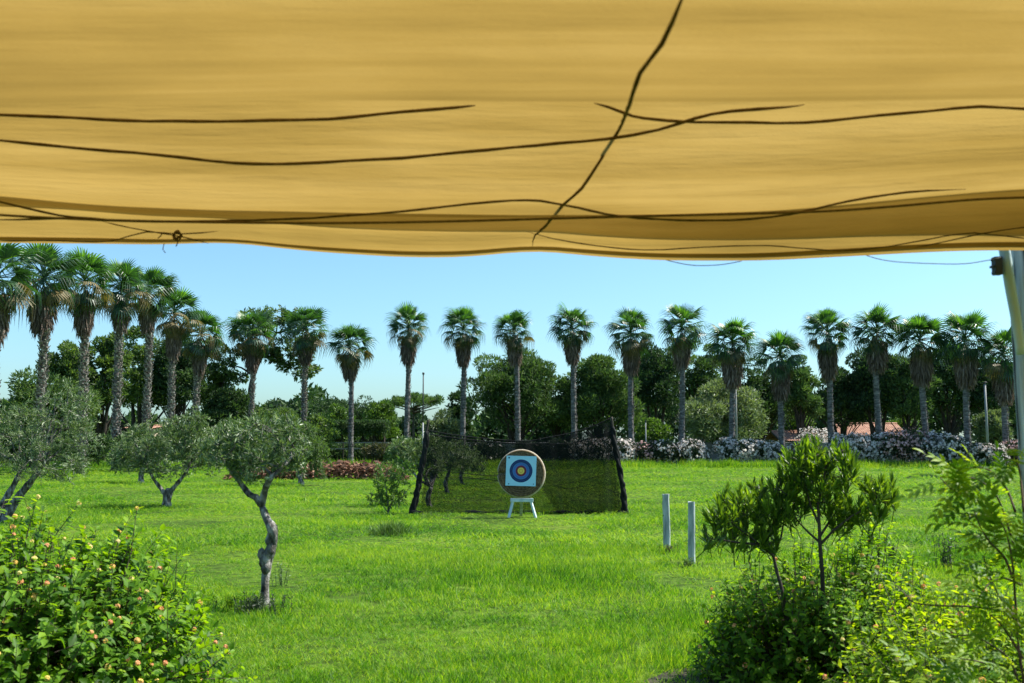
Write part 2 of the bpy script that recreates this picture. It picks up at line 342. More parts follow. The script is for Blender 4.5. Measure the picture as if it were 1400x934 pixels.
# doubled cloth where the sheet is folded back over the last cross wire
mb = MB(); xs = np.arange(-5, 5.01, .07)
for y0_, y1_, of in ((0, 0, .012),):
    V, f = sheet(xs, np.linspace(0, 1, 50), lambda a_, b_: a_ * 0)
    ya = np.interp(V[:, 0], [-2.2, -.5, 1.5, 3], [3.27, 3.33, 3.35, 3.33]) + y0_; yb = np.interp(V[:, 0], [-2.2, -1, 0, 1, 2, 3], [3.84, 3.89, 3.94, 3.96, 4.0, 4.0]) + y1_
    V[:, 1] = ya * (1 - V[:, 1]) + yb * V[:, 1]; V[:, 2] = can_z(V[:, 0], V[:, 1]) + of; mb.add(V, f)
mb.build('folded_hem', M['hem'], canopy, True)
mb = MB(); V, f = sheet(xs, np.arange(4.025, 4.061, .012), can_z, .010); mb.add(V, f)
mb.build('edge_hem', M['cloth'], canopy, True)

def cast(px, py, off=.007, ymin=.6, ymax=9):
    """where the sight line first meets the cloth"""
    d = ray(px, py); ts = np.arange(ymin, 4.06, .002) / d.y
    P = np.array([0, 0, CAMZ]) + ts[:, None] * np.array(d)
    hit = np.where(P[:, 2] > can_z(P[:, 0], P[:, 1]) - off)[0]
    q = P[hit[0]] if len(hit) else P[-1]
    return q if q[1] < ymax else np.array(at(px, py, ymax))
def resample(P, step=.06):
    P = np.asarray(P, float); out = []
    for k in range(len(P) - 1):
        p0, p1, p2, p3 = P[max(k - 1, 0)], P[k], P[k + 1], P[min(k + 2, len(P) - 1)]
        n = max(2, int(np.linalg.norm(p2 - p1) / step))
        for q in range(n):
            t = q / n; out.append(.5 * ((2 * p1) + (-p0 + p2) * t + (2 * p0 - 5 * p1 + 4 * p2 - p3) * t * t + (-p0 + 3 * p1 - 3 * p2 + p3) * t ** 3))
    out.append(P[-1]); return np.array(out)
def rope(pts, r, tail=None, name='rope', ymin=.6, ymax=9, off=.007):
    P = []
    for a, b in zip(pts[:-1], pts[1:]):
        n = max(1, int(abs(a[0] - b[0]) / 60))
        for q in range(n): P.append(cast(a[0] + (b[0] - a[0]) * q / n, a[1] + (b[1] - a[1]) * q / n, off, ymin, ymax))
    P.append(cast(*pts[-1], off, ymin, ymax))
    if tail: P = [np.array(p) for p in tail[0]] + P + [np.array(p) for p in tail[1]]
    P = resample(P); P += rng.normal(0, .0004, P.shape)
    L_ = np.linspace(0, 1, len(P)); tp = np.clip(np.minimum(L_, 1 - L_) * 14, .18, 1)
    mb = MB(); mb.tube(P, r * tp * (1 + .12 * np.sin(np.arange(len(P)) * 2.1)), 7)
    return mb.build(name, M['rope'], canopy, True)
rope([(-40, 154), (0, 157), (100, 161), (170, 165), (300, 166), (450, 163), (550, 153), (625, 147), (650, 144)], .0052, ymin=2.6)
rope([(-40, 189), (0, 192), (120, 204), (220, 212), (320, 223), (400, 224), (550, 216), (700, 202), (830, 190), (900, 178), (950, 162), (1000, 152), (1074, 147), (1100, 143)], .0052, ymin=2.6)
rope([(945, -30), (932, 0), (905, 60), (875, 100), (860, 145), (845, 180), (820, 220), (795, 258), (770, 280), (745, 310), (731, 322), (728, 337)], .0052, off=.013)
rope([(812, 141), (833, 147), (855, 155), (880, 162), (950, 167), (1100, 168), (1200, 158), (1340, 146), (1400, 149), (1450, 151)], .0048, ymin=2.6)
rope([(-40, 268), (0, 276), (60, 290), (100, 297), (150, 300)], .004, ymin=2.6, ymax=3.36)
rope([(-40, 302), (0, 301), (80, 299), (200, 303), (320, 302), (430, 298), (550, 289), (640, 279), (700, 274), (740, 275), (790, 284), (830, 293), (900, 300), (1000, 301), (1080, 293), (1160, 275), (1240, 263), (1290, 260), (1320, 259)], .0042, ymin=2.6, ymax=3.37)
def cable(pts, Y, r, m='rope'):
    P = resample([np.array(at(x, y, Y)) for x, y in pts]); mb = MB(); mb.tube(P, r, 7); return mb.build('support_wire', M[m], canopy, True)
cable([(-200, 278), (0, 294), (150, 301), (300, 304), (450, 305), (600, 303), (750, 299), (900, 295), (1100, 290), (1200, 284), (1330, 273), (1400, 270), (1600, 262)], 3.33, .0045)
rope([(0, 330), (60, 329), (130, 331), (160, 328), (200, 317), (245, 320), (300, 316)], .0026, ymin=3.7)
rope([(140, 303), (180, 312), (220, 319), (250, 324), (285, 333)], .0026, ymin=3.7)
rope([(720, 317), (780, 331), (880, 342), (960, 338), (1050, 336), (1150, 343), (1220, 336), (1310, 320), (1350, 320), (1400, 326), (1450, 330)], .0026, ymin=3.7)
rope([(1250, 339), (1290, 331), (1340, 320), (1400, 311), (1450, 305)], .0026, ymin=3.7)
for pts in ([(905, 354), (925, 359), (950, 363), (985, 362), (1014, 357)], [(1178, 347), (1205, 355), (1240, 359), (1310, 361), (1345, 357), (1368, 352)]):
    P = resample([np.array(at(x, y, 4.07)) for x, y in pts], .02); mb = MB(); mb.tube(P, .0019, 6); mb.build('cord', M['cable'], canopy, True)
mb = MB()                                                # the knot and its loose ends
k0 = np.array(cast(242, 322, .02))
for q in range(4):
    a = np.linspace(0, 2 * math.pi, 14); rr = .013 + .003 * q
    mb.tube(k0 + np.stack([rr * np.cos(a) * (.7 if q % 2 else 1), .006 * np.sin(2 * a + q), rr * np.sin(a) * (1 if q % 2 else .7)], -1), .0028, 6)
mb.tube(k0 + np.array([[0, 0, -.01], [.004, 0, -.03], [-.003, .002, -.045]]), .0022, 6)
mb.build('knot', M['rope'], canopy, True); mb = MB()
mb.tube(k0 + np.array([[-.06, 0, .012], [-.066, 0, -.002], [-.078, .002, -.012]]), .0022, 6)
mb.build('cord_end', M['rope'], canopy, True); mb = MB()
mb.tube(k0 + np.array([[-.062, .03, -.028], [-.066, .03, -.052], [-.055, .03, -.066]]), .0018, 6)
mb.build('cord_end', M['rope'], canopy, True)

# ------------------------------------------------------------------ timber post carrying the canopy
post = thing('timber_post', 'whitish weathered round timber post at the right edge holding the cloth shade', 'post', (2.236, 4.21, 0))
mb = MB(); zs = np.linspace(0, 2.79, 40); a = np.arange(28) * 2 * math.pi / 28
Vp = []
for z in zs:
    r = .098 - .004 * z + .003 * math.sin(z * 3.1)
    rr = r * (1 + .035 * np.sin(5 * a + z * .8) + .03 * np.sin(9 * a + 2 + z * .3) + .015 * np.sin(17 * a + z * 2))
    Vp.append(np.stack([rr * np.cos(a) + .006 * math.sin(z * 2), rr * np.sin(a), np.full(28, z)], -1))
Vp = np.array(Vp); i, j = np.meshgrid(np.arange(39), np.arange(28), indexing='ij')
mb.add(np.vstack([Vp.reshape(-1, 3), [[0, 0, 2.79]]]), [np.stack([i * 28 + j, i * 28 + (j + 1) % 28, (i + 1) * 28 + (j + 1) % 28, (i + 1) * 28 + j], -1).reshape(-1, 4),
      np.stack([39 * 28 + np.arange(28), 39 * 28 + (np.arange(28) + 1) % 28, np.full(28, 40 * 28)], -1)])
mb.build('log', M['wood_post'], post, True)
mb = MB(); p0, p1 = at(1371, 330, 4.115) - post.location, at(1397, 485, 4.125) - post.location
P = np.linspace(np.array(p0), np.array(p1), 14); P[:, 0] += .001 * np.sin(np.arange(14) * .9)
mb.tube(P, np.linspace(.023, .02, 14), 7); mb.build('brace', M['stand'], post, True)
mb = MB(); mb.tube([[-.04, -.125, 2.615], [.5, -.125, 2.625]], [.026, .026], 10); mb.build('crossbeam', M['wood_post'], post, True)
mb = MB()
for z, L in ((2.665, .03), (2.65, .022), (2.635, .04), (2.622, .025), (2.61, .03)):
    mb.box((-.205 - L * .2, -.10, z - .01), (L, .03, .009))
mb.box((-.208, -.10, 2.628), (.030, .035, .075)); mb.build('bracket', M['pole_dark'], post)
mb = MB(); t = np.linspace(0, 1, 12); mb.tube(np.stack([-.065 + .02 * np.sin(t * 3.1), np.full(12, -.15), 2.64 - .09 * t], -1), .004, 6); mb.build('wire_tie', M['cable'], post, True)

# ------------------------------------------------------------------ growth of woody plants
def grow(trunks, blobs, n1=6, n2=40, n3=400, tw=.3, lean=.25, twmul=1.0):
    """trunks: [(pts, radii)]; blobs: [(centre, (rx,ry,rz))]. Returns branch polylines and twigs"""
    seg = [(np.asarray(p, float), np.asarray(r, float)) for p, r in trunks]
    nodes = np.vstack([p[len(p) // 2:] for p, r in seg]); nr = np.concatenate([r[len(p) // 2:] for p, r in seg])
    C = np.array([b[0] for b in blobs], float); RR = np.array([b[1] for b in blobs], float)
    wgt = RR.prod(1) ** .7; wgt /= wgt.sum()
    def pts(n, lo, hi):
        k = rng.choice(len(C), n, p=wgt); d = nrm(rng.normal(size=(n, 3))); r = rng.uniform(lo, hi, n) ** .5
        return C[k] + d * RR[k] * r[:, None]
    def limb(P0, r0, T, n, bend):
        L = np.linalg.norm(T - P0); t = np.linspace(0, 1, n)[:, None]
        mid = rng.normal(0, bend * L, 3) + np.array([0, 0, .12 * L])
        P = P0 * (1 - t) + T * t + mid * (t * (1 - t) * 2) + rng.normal(0, .025 * L, (n, 3)) * (t > 0) * (t < 1)
        return P, np.linspace(r0, max(r0 * .3, .003), n)
    lim = []
    for T in (np.vstack([C + rng.normal(0, .2, C.shape) * RR, pts(max(0, n1 - len(C)), .1, .4)]) if n1 >= len(C) else pts(n1, .1, .4)):
        k = np.argmin(np.linalg.norm(nodes - T, axis=1) + .3 * nr); P, r = limb(nodes[k], nr[k] * .62, T, 7, lean); lim.append((P, r))
    seg += lim; nodes = np.vstack([nodes[-3:]] + [p[2:] for p, r in lim]); nr = np.concatenate([nr[-3:]] + [r[2:] for p, r in lim])
    l2 = []
    for T in pts(n2, .2, .75):
        k = np.argmin(np.linalg.norm(nodes - T, axis=1)); P, r = limb(nodes[k], nr[k] * .6, T, 6, .15); l2.append((P, r))
    seg += l2; nodes = np.vstack([nodes] + [p[1:] for p, r in l2]); nr = np.concatenate([nr] + [r[1:] for p, r in l2])
    T = pts(n3, .25, 1.0); twigs = []
    for a in range(0, n3, 256):
        D = np.linalg.norm(T[a:a + 256, None] - nodes[None], axis=2); k = D.argmin(1)
        P0 = nodes[k]; d = T[a:a + 256] - P0; L = np.linalg.norm(d, axis=1, keepdims=True)
        P0 = T[a:a + 256] - d / (L + 1e-9) * np.minimum(L, tw)
        twigs.append(np.stack([P0, T[a:a + 256]], 1))
    return seg, np.vstack(twigs)
def leaves_on(mb, twigs, per, tv, tf, sc, scv=.25, spread=.8, up=.15, var=(0, 1), hang=0.0):
    n = len(twigs); t = rng.uniform(.1, 1.0, (n, per)); d = nrm(twigs[:, 1] - twigs[:, 0])
    P = (twigs[:, 0][:, None] * (1 - t[..., None]) + twigs[:, 1][:, None] * t[..., None]).reshape(-1, 3)
    D = np.repeat(d, per, 0); X = nrm(D + spread * rng.normal(size=D.shape) + np.array([0, 0, up - hang]))
    Z = nrm(rng.normal(size=D.shape) * .8 + np.array([0, 0, .8]))
    P = P + rng.normal(0, .012, P.shape)
    mb.scatter(tv, tf, P, X, Z, rng.normal(1, scv, len(P)).clip(.5, 1.6) * sc, rng.beta(2, 2, len(P)) * (var[1] - var[0]) + var[0])
LEAF2 = (np.array([[0, 0, 0], [.45, .5, .12], [1, 0, -.05], [.45, -.5, .12]]), [[[0, 1, 2], [0, 2, 3]]])
def leaf2(w): v = LEAF2[0].copy(); v[:, 1] *= w; v[:, 2] *= w * 2; return v, LEAF2[1]
def leaf4(w): # folded, drooping leaf
    return np.array([[0, 0, 0], [.38, .5 * w, .06], [.42, 0, -.03], [.38, -.5 * w, .06], [1, 0, -.16], [.75, .28 * w, .0], [.75, -.28 * w, .0]]), [[[0, 1, 2], [0, 2, 3], [2, 1, 5], [2, 5, 4], [2, 4, 6], [2, 6, 3]]]
def card(w): return np.array([[-.5, -w / 2, 0], [.5, -w / 2, 0], [.5, w / 2, 0], [-.5, w / 2, 0]]), [[[0, 1, 2, 3]]]

def olive(label, base, trunks, blobs, n1, n2, n3, per, ll, name='olive_tree', cat='tree', lm='olive', bark='olive_bark', group='olive trees on the lawn', w=.2, tw=.25, **k):
    base = np.array(base, float); t = thing(name, label, cat, base, group)
    seg, twg = grow(trunks, blobs, n1, n2, n3, tw)
    mb = MB()
    for q, (p, r) in enumerate(seg[:len(trunks)]):
        p = resample(p, .08); r = np.interp(np.linspace(0, 1, len(p)), np.linspace(0, 1, len(r)), r) * (1 + .10 * np.sin(np.arange(len(p)) * 1.7) + rng.normal(0, .05, len(p)))
        mb.tube(p, r, 12)
    mb.build('trunk', M[bark], t, True)
    mb = MB()
    for p, r in seg[len(trunks):]: mb.tube(p, r, 6, cap=False)
    for a, b in twg[::2]: mb.tube([a, b], [.004, .002], 3, cap=False)
    mb.build('branches', M[bark], t, True)
    mb = MB(); leaves_on(mb, twg, per, *leaf2(w), ll, **k); mb.build('foliage', M[lm], t, False, 'stuff')
    return t
def rel(base, pts, Y, dy=None):
    """photo pixels at distance Y (plus dy each) relative to a base point"""
    return [np.array(at(p[0], p[1], Y + (dy[i] if dy else 0))) - np.array(base) for i, p in enumerate(pts)]
def pxblob(base, Y, l):
    s = Y / F; return [(np.array(at(x, y, Y + dz)) - np.array(base), (rx * s, ry_ * s if ry_ else rx * s, rz * s)) for x, y, rx, rz, dz, ry_ in l]

# the small twisted olive in the middle
b = gnd(361, 832); Y = b.y
tr = rel(b, [(361, 836), (362, 815), (363, 790), (366, 772), (369, 755), (374, 738), (372, 722), (366, 712), (361, 700), (357, 690)], Y, [0, 0, .02, .05, .03, -.02, -.05, -.02, 0, .02])
s = Y / F
r = np.array([10, 6.4, 5.4, 6, 7, 6.5, 7, 5.8, 4.6, 4.2]) * s
left = (rel(b, [(357, 690), (350, 680), (341, 676), (330, 662), (318, 645), (305, 628)], Y, [.02, 0, .05, .1, .1, .15]), np.linspace(5, 2.6, 6) * s)
right = (rel(b, [(357, 692), (361, 676), (364, 665), (372, 652), (385, 640), (400, 625)], Y, [.02, 0, -.08, -.15, -.1, -.05]), np.linspace(5, 2.6, 6) * s)
t = olive('small olive with a twisted bare grey trunk standing alone in the middle of the lawn', b, [(tr, r), left, right],
      pxblob(b, Y, [(318, 612, 42, 34, .1, 0), (360, 606, 48, 40, -.1, 0), (398, 614, 32, 36, 0, 0), (335, 588, 38, 26, .2, 0), (378, 585, 32, 22, .1, 0), (295, 618, 24, 28, 0, 0), (352, 640, 46, 24, 0, 0), (408, 636, 16, 22, 0, 0), (340, 640, 30, 24, 0, 0)]),
      13, 50, 520, 10, .066, w=.25, tw=.27, spread=.55, up=.45)
mb = MB()
for (x, y, rr, dz) in ((362, 766, 9, -.02), (357, 757, 6, -.02), (369, 738, 7.5, -.02), (370, 750, 8, -.02), (364, 775, 8, -.02), (371, 728, 7, -.02), (359, 768, 6, -.045), (366, 757, 7, -.03)):
    P = np.array(at(x, y, Y + dz)) - np.array(b); a = np.linspace(-1, 1, 7); R_ = rr * s * .82
    mb.tube(np.stack([P[0] + a * 0.3 * R_, np.full(7, P[1]), P[2] + a * R_ * 1.6], -1), R_ * np.sqrt(np.clip(1.02 - a * a, 0.02, 1)) * (1 + rng.normal(0, .08, 7)), 9)
mb.build('burr', M['olive_bark'], t, True)

# bigger olives
b = gnd(4, 716); Y = b.y
olive('large olive at the left edge with two dark leaning stems and a broad silvery crown', b,
      [(rel(b, [(2, 718), (12, 700), (25, 680), (45, 655), (62, 630)], Y), np.linspace(.12, .05, 5)), (rel(b, [(-3, 718), (4, 690), (18, 665), (30, 640)], Y, [0, .1, .2, .2]), np.linspace(.10, .05, 4))],
      pxblob(b, Y, [(20, 600, 60, 48, 0, 0), (75, 588, 52, 44, 0, 0), (60, 630, 60, 34, -.3, 0), (105, 560, 34, 32, .2, 0), (110, 605, 32, 40, 0, 0), (-30, 610, 50, 45, .3, 0), (95, 640, 30, 26, -.2, 0), (30, 568, 36, 24, 0, 0), (100, 530, 20, 14, .2, 0), (70, 545, 16, 16, .1, 0)]),
      16, 70, 1250, 13, .085, tw=.45, spread=.6, up=.4)
b = gnd(228, 694); Y = b.y
olive('round olive with a short forked trunk, second from the left in the front row', b,
      [(rel(b, [(228, 697), (228, 685), (230, 675), (232, 668)], Y), np.array([.16, .13, .12, .10])), (rel(b, [(229, 680), (220, 668), (210, 655), (205, 645)], Y), np.linspace(.07, .035, 4)), (rel(b, [(231, 675), (240, 664), (250, 652), (258, 640)], Y), np.linspace(.08, .035, 4))],
      pxblob(b, Y, [(190, 612, 36, 34, 0, 0), (235, 600, 44, 34, 0, 0), (275, 605, 34, 36, 0, 0), (230, 635, 50, 24, 0, 0), (255, 580, 26, 18, 0, 0), (288, 635, 18, 20, 0, 0), (170, 630, 16, 20, 0, 0), (268, 572, 16, 16, 0, 0)]),
      14, 50, 1000, 13, .10, tw=.5, spread=.6, up=.4, w=.25)
b = gnd(193, 661); Y = b.y
olive('dark low olive half hidden behind the round olive on the left', b, [(rel(b, [(193, 662), (193, 650), (195, 636)], Y), np.array([.14, .11, .09]))],
      pxblob(b, Y, [(180, 622, 34, 24, 0, 0), (205, 615, 34, 24, 0, 0), (165, 630, 20, 18, 0, 0)]), 6, 30, 420, 10, .16, tw=.5)
b = gnd(412, 664); Y = b.y
olive('rounded green olive bush beside the reddish brush pile', b, [(rel(b, [(412, 664), (410, 650), (405, 640)], Y), np.array([.14, .11, .09]))],
      pxblob(b, Y, [(415, 610, 36, 38, 0, 0), (385, 620, 36, 34, 0, 0), (436, 632, 20, 26, 0, 0), (350, 618, 30, 30, .5, 0)]), 8, 40, 800, 12, .15, tw=.5, lm='gumtree')
# sapling and olives beside and behind the net
b = gnd(531, 703); Y = b.y
olive('thin airy sapling standing in front of the left net post', b,
      [(rel(b, [(531, 705), (530, 685), (527, 660), (530, 640)], Y), np.linspace(.022, .009, 4)), (rel(b, [(531, 700), (538, 680), (548, 655), (552, 640)], Y), np.linspace(.018, .008, 4)), (rel(b, [(530, 700), (520, 688), (506, 684)], Y), np.linspace(.014, .007, 3))],
      pxblob(b, Y, [(528, 655, 22, 28, 0, 0), (548, 650, 18, 26, 0, 0), (515, 682, 18, 8, 0, 0), (536, 680, 22, 16, 0, 0)]), 6, 30, 260, 9, .095, cat='sapling', name='sapling', group=None, lm='brighttree', w=.3)
for lab, bx, by, bl, n3 in (
    ('olive with a crooked stem just outside the left net post', 588, 694, [(560, 625, 26, 24, .5, 0), (585, 612, 20, 22, .5, 0), (548, 612, 18, 16, .5, 0), (590, 640, 20, 16, .5, 0)], 560),
    ('olive with a dark trunk seen through the left half of the net', 612, 674, [(608, 622, 26, 22, 0, 0), (632, 630, 20, 18, 0, 0), (596, 610, 18, 18, 0, 0)], 520),
    ('smallest olive seen through the net, left of the archery target', 633, 664, [(640, 628, 22, 20, 0, 0), (655, 634, 14, 14, 0, 0), (628, 612, 14, 14, 0, 0)], 360)):
    b = gnd(bx, by); Y = b.y
    olive(lab, b, [(rel(b, [(bx, by + 2), (bx - 3, by - 14), (bx + 2, by - 28)], Y), np.array([.09, .07, .06]))], pxblob(b, Y, bl), 6, 36, n3, 10, .12, tw=.4)

# ------------------------------------------------------------------ fan palms
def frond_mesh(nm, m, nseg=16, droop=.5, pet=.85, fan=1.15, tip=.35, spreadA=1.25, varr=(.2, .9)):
    mb = MB(); L = pet
    tt = np.linspace(0, 1, 4); arc = np.stack([L * tt, 0 * tt, -.12 * droop * tt ** 2], -1)
    mb.tube(arc, np.linspace(.032, .018, 4), 4, .6, cap=False)
    hub = arc[-1]
    for q in range(nseg):
        a = (q / (nseg - 1) - .5) * 2 * spreadA * 1.15; l = fan * (1 - .22 * abs(a) / 1.4) * random.uniform(.9, 1.08)
        d = np.array([math.cos(a), math.sin(a), 0]); sd = np.array([-math.sin(a), math.cos(a), 0]); w_ = .048
        z1 = -.10 * droop - .12 * abs(math.sin(a)); 
        p1 = hub + d * l * .5 + np.array([0, 0, z1 * l * .5]); p2 = hub + d * l * .80 + np.array([0, 0, (-.32 * droop - .2 * abs(math.sin(a))) * l * .8])
        p3 = hub + d * l * (.95 - .15 * tip) + np.array([0, 0, (-.55 * droop - tip * .8 - .2 * abs(math.sin(a))) * l * .9])
        V = [hub - sd * .012, hub + sd * .012, p1 + sd * w_, p1 - sd * w_ + np.array([0, 0, .03]), p2 + sd * w_ * .42, p2 - sd * w_ * .42, p3]
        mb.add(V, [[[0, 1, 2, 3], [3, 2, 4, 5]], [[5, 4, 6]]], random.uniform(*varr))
    return mb.mesh(nm, M[m])
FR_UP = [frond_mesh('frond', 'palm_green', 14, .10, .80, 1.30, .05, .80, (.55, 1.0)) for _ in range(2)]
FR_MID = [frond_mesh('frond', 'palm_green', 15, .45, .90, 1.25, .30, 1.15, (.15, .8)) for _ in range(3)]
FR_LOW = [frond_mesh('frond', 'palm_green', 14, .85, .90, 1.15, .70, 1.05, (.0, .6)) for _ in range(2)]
FR_OLD = [frond_mesh('frond', 'palm_old', 14, .9, 1.05, 1.0, 1.0, 1.0, (.2, 1)) for _ in range(2)]
def skirt_mesh(k):
    mb = MB(); n = 900; H = 2.5
    z = rng.uniform(0, 1, n); a = rng.uniform(0, 2 * math.pi, n)
    prof = np.interp(z, [0, .2, .55, .85, 1], [.34, .60, .80, .72, .50]) * (.80 + .3 * rng.random(n)) * .86
    P = np.stack([prof * np.cos(a), prof * np.sin(a), -H * (1 - z) + .15], -1)
    X = np.stack([.16 * np.cos(a), .16 * np.sin(a), -np.ones(n)], -1) + rng.normal(0, .13, (n, 3))
    Z = np.stack([np.cos(a), np.sin(a), np.zeros(n)], -1) + rng.normal(0, .5, (n, 3))
    v, f = leaf2(.13); mb.scatter(v, f, P + np.array([0, 0, .25]), X, Z, rng.uniform(.55, 1.1, n), rng.beta(2, 2.2, n))
    zz = np.linspace(-H + .3, .2, 9); mb.tube(np.stack([0 * zz, 0 * zz, zz], -1), np.interp(zz, [-H, -1.2, 0, .3], [.28, .58, .50, .25]), 12, .15)
    return mb.mesh('dead_frond_skirt', M['palm_dead'])
SK = [skirt_mesh(k) for k in range(3)]
def trunk_meshes(k, H, r0, rough):
    mb = MB(); n = int(H / .22); zs = np.linspace(-.1, H, n)
    r = r0 * np.interp(zs, [0, .5, 1.5, H], [1.35, 1.12, 1.0, .82]) * (1 + .035 * (np.arange(n) % 2))
    ph = rng.uniform(0, 6); bend = .10 * np.sin(zs * .25 + ph)
    mb.tube(np.stack([bend - bend[0], .06 * np.cos(zs * .3 + ph), zs], -1), r, 14)
    tm = mb.mesh('trunk', M['palm_bark_dark' if rough else 'palm_bark'], True)
    mb = MB(); P = []; X = []; Zs = []; sc = []
    st = .17 if rough else .25
    for q, z in enumerate(np.arange(.4, H - .3, st)):
        for m_ in range(7):
            if random.random() > (.85 if rough else .6): continue
            a = m_ * 2 * math.pi / 7 + q * .45 + random.uniform(-.15, .15); rr = np.interp(z, zs, r) * .93
            P.append([np.interp(z, zs, bend - bend[0]) + rr * math.cos(a), rr * math.sin(a), z]); o = random.uniform(.35, .9) if rough else random.uniform(.1, .35)
            X.append([o * math.cos(a), o * math.sin(a), 1.0]); Zs.append([math.cos(a), math.sin(a), -.3]); sc.append(random.uniform(.8, 1.35) * (1 if rough else .8))
    v = np.array([[0, -.10, 0], [0, .10, 0], [.10, 0, .05], [.26, -.05, .02], [.26, .05, .02], [.24, 0, .05]]); f = [[[0, 1, 2], [3, 5, 4]], [[0, 2, 5, 3], [1, 4, 5, 2]]]
    mb.scatter(v, f, np.array(P), np.array(X), np.array(Zs), np.array(sc), rng.random(len(P)))
    return tm, mb.mesh('leaf_scars', M['palm_boot' if rough else 'palm_bark'])
M['palm_bark_dark'] = solid('dark_palm_bark', [(.3, (.04, .035, .03)), (.7, (.16, .14, .12))], (3, 3, 9), .9, .8, 40)
M['palm_boot'] = solid('pale_leaf_bases', [(.35, (.07, .055, .045)), (.5, (.22, .19, .16)), (.65, (.46, .43, .38))], (5, 5, 9), .9, .5, 40)
TRH = 10.0
TR_R = [trunk_meshes(k, TRH, .165, True) for k in range(3)]
TR_S = [trunk_meshes(k, TRH, .225, False) for k in range(3)]
def palm(label, px, ptop, Yd, k, rough=False, cs=1.0, lean=0.0, skl=1.0, base_z=0.0, green=1.0):
    g = at(px, 603, Yd); top = at(px, ptop, Yd).z; H = top - 1.9 * cs
    t = thing('fan_palm', label, 'palm', (g.x, Yd, base_z), 'fan palms in rows round the lawn'); t.rotation_euler = (random.gauss(0, .012), random.gauss(0, .014), random.uniform(-3, 3))
    tm, bm_ = (TR_R if rough else TR_S)[k % 3]
    o = link('trunk', tm, t); o.scale = (1, 1, (H - .6) / TRH); o2 = link('leaf_scars', bm_, t, 'stuff'); o2.scale = o.scale
    rz = random.uniform(0, 6.28); o2.rotation_euler.z = 0
    s_ = link('dead_frond_skirt', SK[k % 3], t, 'stuff'); s_.location = (0, 0, H - 1.15 * cs); s_.rotation_euler.z = rz; sw = random.uniform(.72, .92) * (.86 if rough else 1); s_.scale = (cs * sw, cs * sw, cs * skl)
    n = random.randint(40, 48)
    for q in range(n):
        u = q / (n - 1); az = q * 2.39996 + random.uniform(-.25, .25)
        el = math.degrees(0) + np.interp(u, [0, .15, .45, .8, 1], [86, 62, 32, -4, -40]) + random.uniform(-14, 14)
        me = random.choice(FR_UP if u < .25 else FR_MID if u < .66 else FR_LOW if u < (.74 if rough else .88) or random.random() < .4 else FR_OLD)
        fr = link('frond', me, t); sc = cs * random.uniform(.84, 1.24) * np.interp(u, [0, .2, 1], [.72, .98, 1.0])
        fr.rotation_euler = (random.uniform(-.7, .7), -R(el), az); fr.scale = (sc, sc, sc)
        fr.location = (0, 0, H - .25 * cs + .28 * cs * (1 - u) * 1.2)
    for q in range(13):
        fr = link('frond', random.choice(FR_OLD if q % 2 else FR_LOW), t); az = q * 2.4 + rz; sc = cs * random.uniform(.62, .85)
        fr.rotation_euler = (random.uniform(-.4, .4), R(random.uniform(30, 60)), az); fr.scale = (sc, sc, sc); fr.location = (0, 0, H - .25 * cs - .05 * q * cs)
    return t
PALMS = [
 (-8, 322, 48, 'fan palm cut by the left edge of the photo, nearest of the left row', 1, 1.05),
 (52, 328, 52.3, 'tall shaggy fan palm with spiky trunk, its crown touching the cloth', 1, 1.02),
 (112, 340, 57.6, 'shaggy fan palm third along the left row, spiky pale trunk', 1, 1.0),
 (158, 352, 62.4, 'shaggy fan palm fourth along the left row with drooping brown skirt', 1, .98),
 (199, 361, 67.6, 'fan palm fifth along the left row, its trunk bright against dark trees', 1, 1.0),
 (233, 390, 72.4, 'fan palm sixth along the left row, skirt overlapping its neighbour', 1, 1.05),
 (264, 420, 78, 'last fan palm of the crowded left row, beside a gap of sky', 1, 1.05),
 (341, 420, 90, 'fan palm against the tall gum tree, left of the two there', 1, 1.2),
 (415, 417, 89, 'fan palm against the right side of the tall gum tree', 1, 1.12),
 (480, 441, 88, 'short fan palm rising directly behind the reddish brush pile', 0, 1.05),
 (556, 416, 87, 'fan palm just left of the thin tall pole', 0, 1.02),
 (633, 417, 86, 'fan palm between the thin pole and the big pine', 0, 1.02),
 (709, 419, 85, 'fan palm straight above the archery target, in front of the big pine', 0, 1.0),
 (786, 414, 84, 'fan palm over the right half of the net, between two pines', 0, 1.02),
 (863, 419, 81, 'fan palm just right of the right net post', 0, 1.08),
 (931, 412, 80, 'fan palm left of the pale rounded willow-like tree', 0, 1.08),
 (1000, 430, 79, 'fan palm rising from the white oleanders in front of the pale rounded tree', 0, 1.08),
 (1069, 450, 78, 'shortest fan palm on the right, over the narrow-leaved shrub', 0, 1.03),
 (1136, 419, 78, 'fan palm in front of the dark wood, left of the roof gable', 0, 1.03),
 (1203, 416, 77, 'fan palm in front of the right end of the red tiled roof', 0, 1.06),
 (1267, 427, 76, 'fan palm among tall white oleanders, third from the right edge', 0, 1.05),
 (1323, 424, 75, 'fan palm over the gap in the oleanders, second from the right edge', 0, 1.08),
 (1376, 446, 74, 'fan palm partly hidden behind the timber post', 0, 1.05)]
for k, (x, ty, D, lab, rg, cs) in enumerate(PALMS):
    palm(lab, x, ty, D, k, bool(rg), cs, skl=random.uniform(.70, .95) * (.85 if rg else 1))

